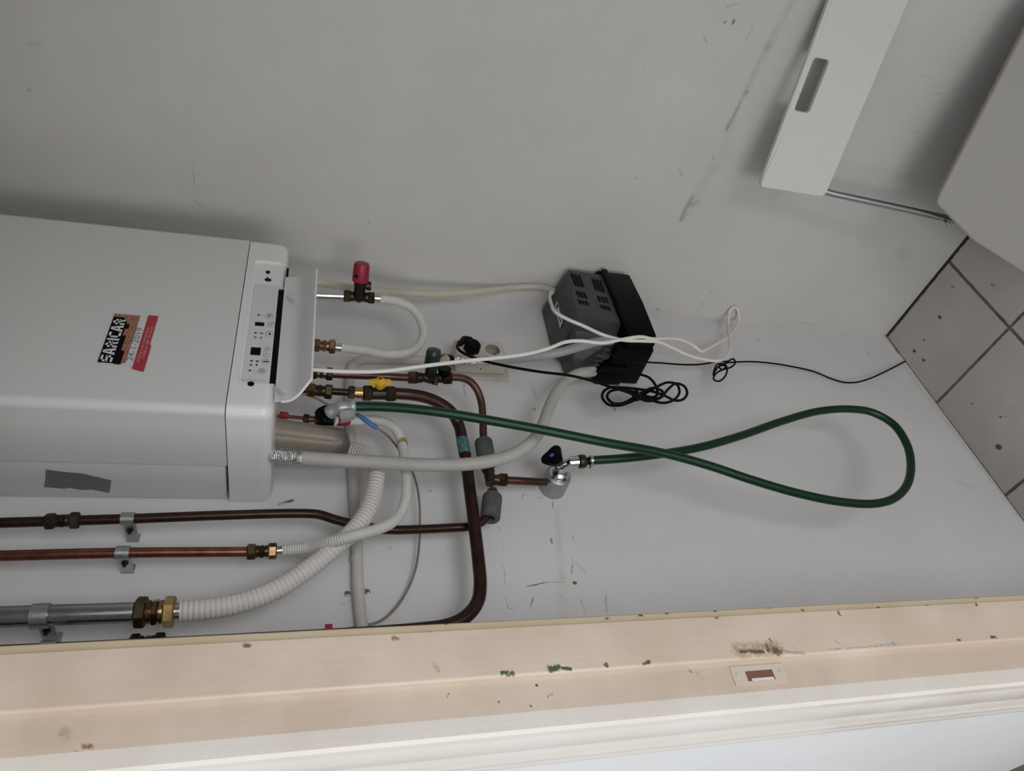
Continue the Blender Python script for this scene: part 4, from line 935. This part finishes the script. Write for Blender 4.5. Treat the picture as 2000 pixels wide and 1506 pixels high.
# thin signal lead to the floor with a knot
lead = [(1185, 688, .13), (1205, 698, .125), (1230, 704, .115), (1255, 707, .10), (1290, 709, .08), (1330, 712, .06), (1365, 712, .05), (1392, 708, .045), (1408, 706, .045), (1420, 706, .05), (1432, 701, .055), (1436, 708, .055), (1428, 717, .05), (1412, 722, .045), (1398, 730, .045), (1394, 741, .045), (1402, 745, .045), (1414, 738, .05), (1420, 724, .055), (1416, 712, .055), (1402, 711, .05), (1396, 720, .045), (1393, 733, .042), (1397, 724, .04), (1407, 714, .04), (1418, 715, .045), (1410, 722, .045), (1404, 716, .045), (1415, 710, .045), (1440, 707, .04), (1480, 707, .03), (1530, 713, .02), (1590, 726, .012), (1622, 739, .010), (1645, 746, .010), (1670, 747, .010), (1700, 739, .010), (1735, 723, .008), (1768, 706, .005)]
b = MB(); b.tube(smooth(pxw(lead, XR-.004), .003), .0022, 10); o = obj('signal_lead', b, 'cable_black'); rebase(o); tag(o, 'thin black lead with a knot, running from the pump to the floor corner', 'cable')
# white cable, doubled back through its loop
wc = [(560, 716, .165), (612, 722, .17), (680, 726, .17), (750, 725, .172), (820, 716, .175), (900, 706, .175), (960, 700, .175), (1020, 693, .178), (1070, 681, .18), (1105, 668, .182), (1135, 666, .182), (1175, 670, .182), (1210, 664, .18), (1250, 658, .175), (1275, 662, .16), (1310, 661, .13), (1335, 665, .11), (1355, 676, .09), (1369, 686, .08), (1380, 682, .075), (1400, 671, .06), (1420, 660, .045), (1434, 645, .035), (1443, 624, .03), (1441, 606, .028), (1434, 600, .028), (1426, 606, .03), (1423, 628, .035), (1424, 655, .045), (1426, 680, .055), (1418, 697, .06), (1402, 705, .07), (1370, 701, .08), (1340, 692, .10), (1310, 678, .125), (1285, 668, .15), (1255, 666, .165), (1215, 664, .175), (1180, 655, .176), (1140, 637, .174), (1105, 622, .172), (1085, 610, .168), (1077, 595, .15), (1074, 578, .12), (1080, 571, .10)]
wh = thing('white_cable', 'white cable from the boiler past the pump, doubled back in a loop', 'cable', W(612, 722, .17))
P = smooth(pxw(wc, XR-.006), .004); b = MB(); b.tube(P, .0039, 12); obj('cable', b, 'cable_white', wh)

# ------------------------------------------------------------------ condensate pump
PX0, PX1, PF = 1.1204, 1.3600, YB-.140
pump = thing('condensate_pump', 'grey and black condensate pump box in the corner of the closet', 'pump', ((PX0+PX1)/2, YB, .905))
b = MB()   # grey motor head: vent block to the right, lower shoulder to the left
vt = [(1.1905, PF+.0, 1.088), (1.3560, PF+.0, 1.072), (1.3560, YB-.004, 1.098), (1.2050, YB-.004, 1.106)]
def hull(b, pts):
    q = bmesh.new()
    for p in pts: q.verts.new(p)
    r = bmesh.ops.convex_hull(q, input=q.verts)
    bmesh.ops.bevel(q, geom=[e for e in q.edges if len(e.link_faces) == 2 and e.calc_face_angle(0) > .3], offset=.0022, segments=2, profile=.5, affect='EDGES')
    b.merge(q)
zb = .978
hull(b, [(1.1900, PF, 1.088), (1.3580, PF, 1.071), (1.3580, YB-.003, 1.100), (1.1900, YB-.003, 1.106), (1.1735, PF, zb), (1.3500, PF, zb), (1.3500, YB-.003, zb), (1.1735, YB-.003, zb)])
head = obj('motor_head', b, 'pump_grey', pump)
b = MB(); hull(b, [(1.1700, PF+.030, 1.088), (1.2100, PF+.030, 1.088), (1.1200, YB-.040, 1.085), (1.1250, YB-.003, 1.090), (1.2100, YB-.003, 1.092), (1.1500, PF+.022, .99), (1.2100, PF+.022, .99), (1.1250, YB-.040, .99), (1.1250, YB-.003, .99), (1.2100, YB-.003, .99)])
obj('side_housing', b, 'pump_grey', pump)
def VP_(x, y): p = W(x, y, .140); p.y = PF-.0004; return p
vb0 = [((1116, 534), (1125, 558)), ((1123, 536), (1132, 560)), ((1130, 537), (1139, 561)), ((1126, 568), (1131, 580)), ((1133, 570), (1138, 582)), ((1140, 571), (1145, 583)), ((1130, 585), (1134, 594)), ((1137, 587), (1141, 595)), ((1144, 588), (1149, 597)),
       ((1157, 544), (1165, 567)), ((1164, 546), (1172, 569)), ((1171, 548), (1179, 571)), ((1168, 578), (1172, 590)), ((1175, 580), (1180, 591)), ((1182, 580), (1187, 592)), ((1173, 595), (1177, 603)), ((1180, 596), (1184, 605)), ((1187, 598), (1191, 607))]
for (x0, y0), (x1, y1) in vb0:
    b = MB(); wv = 2.6
    b.slab([VP_(x0-wv, y0), VP_(x0+wv, y0+.6), VP_(x1+wv, y1+.6), VP_(x1-wv, y1)], (0, -1, 0), .0004); obj('vent_slot', b, 'black_plastic', head)
b = MB()   # black tank with a bowed front
fr = [(PX0-.002, YB-.002), (PX0-.002, PF-.002), (PX0+.012, PF-.008), (PX0+.12, PF-.012), (PX1-.01, PF-.006), (PX1+.004, PF+.002), (PX1+.004, YB-.002)]
b.slab([(x, y, .912 + (.006 if x < 1.2 else 0)*0) for x, y in fr], (0, 0, 1), .068); 
tank = obj('tank', b, 'pump_black', pump)
b = MB(); b.box((PX0-.006, PF-.006+.03, .908), (PX0+.012, YB-.002, 1.000), .003, 2); b.box((PX0-.014, YB-.062, .955), (PX0+.02, YB-.002, 1.022), .004, 2); obj('mounting_bracket', b, 'pump_black', pump)
b = MB(); b.box((PX1-.004, PF+.002, .962), (PX1+.009, YB-.07, .992), .003, 2); b.box((1.1500, PF-.009, .968), (PX1+.004, PF+.004, .9845), .003, 2); obj('tank_lid', b, 'pump_black', pump)
# channels on the left face and the cable entry
for i, (x0, y0, x1, y1) in enumerate(((1178, 681, 1191, 684), (1164, 694, 1182, 697), (1160, 704, 1176, 706), (1160, 711, 1170, 713))):
    b = MB(); b.tube([W(x0, y0, .105-.012*i), W(x1, y1, .105-.012*i)], .0028, 8); obj('cable_channel', b, 'pump_grey', pump)
b = MB(); hull(b, [W(1090, 678, .03), W(1090, 705, .02), W(1150, 715, .055), W(1190, 700, .09), W(1195, 668, .09), W(1120, 665, .06), W(1150, 668, .02), W(1190, 690, .02)]); obj('side_cover', b, 'pump_grey', pump)
lp = [W(1087, 591, .1)]; b = MB()
def TOPP(x, y):   # a point on the head's sloping top
    r = ray(x, y); n_ = Vector((0, -.22, 1)).normalized(); n_ = (Vector((1.358, YB, 1.100))-Vector((1.358, PF, 1.071))).cross(Vector((1.19, PF, 1.088))-Vector((1.358, PF, 1.071))).normalized()
    if n_.z < 0: n_ = -n_
    k = (Vector((1.358, PF, 1.071))-CAM).dot(n_)/r.dot(n_); return CAM+r*k+n_*.0006, n_
lb = [TOPP(x, y) for x, y in ((1089, 588), (1084, 598), (1094, 641), (1100, 629))]
b.mat('sticker_white'); b.slab([p for p, _ in lb], lb[0][1], .0003)
b.mat('print_black'); l2 = [TOPP(x, y)[0]+lb[0][1]*.0004 for x, y in ((1089.5, 593), (1087, 598), (1089, 603), (1091, 600))]; b.slab(l2, lb[0][1], .0002)
l2 = [TOPP(x, y)[0]+lb[0][1]*.0004 for x, y in ((1091, 612), (1090.5, 614), (1096, 632), (1096.6, 628))]; b.slab(l2, lb[0][1], .0002)
obj('warning_label', b, None, pump, 'small white label with black print')
b = MB(); b.tube(smooth(px([(1085, 560, .060), (1078, 566, .062), (1076, 572, .075)]), .003), .0048, 12); obj('tube_nipple', b, 'white_plastic', pump)

# ------------------------------------------------------------------ folding chair leaning on the right wall
chair = thing('folding_chair', 'white folding chair with steel legs and a hand slot, leaning against the right wall', 'chair', (1.25, .46, 0))
T0 = Vector((1.27, .660, .752)); e1 = Vector((.21, -.978, .022)).normalized(); e2 = Vector((-.135, .03, -.99)); e2 = (e2-e1*e2.dot(e1)).normalized(); en = e1.cross(e2).normalized()
if en.x > 0: en = -en
def CH(x, y, off=0):
    r = ray(x, y); k = (T0+en*off-CAM).dot(en)/r.dot(en); return CAM+r*k
def cuv(p): q = Vector(p)-T0; return q.dot(e1), q.dot(e2)
def Cuv(u, v, o=0): return T0+e1*u+e2*v+en*o
u0, v0 = cuv(CH(1478, 352)); u1, v1 = cuv(CH(1610, 388)); u2, v2 = cuv(CH(1620, 0)); u3, v3 = cuv(CH(1775, 0))
Wc = .44
def rrect(ua, va, ub, vb, r, n=4, tl=True):
    pts = []
    for cx, cy, a0, rr in ((ua, va, PI, r), (ub, va, -PI/2, r), (ub, vb, 0, r), (ua, vb, PI/2, r)):
        sx = 1 if cx == ua else -1; sy = 1 if cy == va else -1
        for k in range(n+1):
            a = a0+PI/2*k/n; pts.append((cx+sx*rr+rr*math.cos(a), cy+sy*rr+rr*math.sin(a)))
    return pts
def plate_with_slot(ol, hl, y0, th):
    b = MB(); n = len(ol)
    ring_plate(b, [Cuv(u, v, y0) for u, v in ol], [Cuv(u, v, y0) for u, v in hl], -en, th); return b
hs = [cuv(CH(x, y)) for x, y in ((1594, 113), (1617, 118), (1580, 221), (1553, 213))]
su0, su1 = min(h[0] for h in hs), max(h[0] for h in hs); sv0, sv1 = min(h[1] for h in hs), max(h[1] for h in hs)
ol = rrect(-.004, -.002, Wc, (v1+v3)/2, .012); hl = rrect(su0, (hs[0][1]+hs[3][1])/2-.002, su1, (hs[1][1]+hs[2][1])/2+.002, .006)
b = plate_with_slot(ol, hl, .0, .012)
bk = obj('backrest', b, 'chair_white', chair, sharp=50)
bv = bk.modifiers.new('b', 'BEVEL'); bv.width = .0018; bv.segments = 2; bv.limit_method = 'ANGLE'; bv.angle_limit = math.radians(40)
for uu, du in ((.009, -.012), (Wc-.009, .012)):
    f = (lambda v: .006-.050*max(0, v-.16)) if uu < .2 else (lambda v: Wc-.006+.050*max(0, v-.16))
    vf = (Cuv(0, 0).z-.010)/-e2.z
    b = MB(); b.tube([Cuv(f(.05), .05, -.018), Cuv(f(.16), .15, -.016), Cuv(f(.19), .175, -.010), Cuv(f(.45), .45, -.008), Cuv(f(vf), vf, -.008)], .0078, 14); lg = obj('front_leg', b, 'rail_steel', chair)
    b = MB(); b.lathe(Cuv(f(vf), vf-.008, -.008), e2, [(0, .0095), (.014, .0095)], 14); obj('foot_cap', b, 'black_rubber', lg)
for uu in (.036, Wc-.036):
    b = MB(); b.tube([Cuv(uu, .47, -.018), Cuv(uu, .725, -.030)], .0075, 12); lg = obj('rear_leg', b, 'rail_steel', chair)
b = MB(); b.tube([Cuv(.0, .62, -.012), Cuv(Wc, .62, -.012)], .006, 12); obj('cross_bar', b, 'rail_steel', chair)
S0 = onX(1822, 404, 1.205); es = Vector((-.34, .0, -.94)); es = (es-e1*es.dot(e1)).normalized(); sn = e1.cross(es).normalized()
if sn.x > 0: sn = -sn
def Suv(u, v, o=0): return S0+e1*u+es*v+sn*o
def suv(x, y):
    r = ray(x, y); k = (S0-CAM).dot(sn)/r.dot(sn); p = CAM+r*k-S0; return p.dot(e1), p.dot(es)
ca, cb_, cc = suv(1836, 434), suv(1900, 470), suv(2000, 528)
kx_ = (cc[0]-cb_[0])/(cc[1]-cb_[1]); vb = .34; ub = cc[0]+kx_*(vb-cc[1])
b = MB(); so_ = [(.0, .018), (.006, .006), (.020, .0), (.39, 0), (.404, .006), (.41, .018), (.41-ub, vb-.02), (.40-ub, vb), (ub+.02, vb), (ub+.004, vb-.012), (ub, vb-.03), cb_]
b.slab([Suv(u, v, 0) for u, v in so_], -sn, .016)
st = obj('seat', b, 'chair_seat', chair, 'greyish seat folded down', sharp=30)
wn(bk)
bv = st.modifiers.new('b', 'BEVEL'); bv.width = .005; bv.segments = 3; bv.limit_method = 'ANGLE'; bv.angle_limit = math.radians(40)
b = MB(); q = CH(1848, 437, .0); b.lathe(q+en*.0, en, [(-.02, .004), (.006, .004), (.008, .006), (.010, .005)], 14); obj('pivot_bolt', b, 'chrome', chair)

for o in bpy.data.objects:
    if '_o' in o: del o['_o']
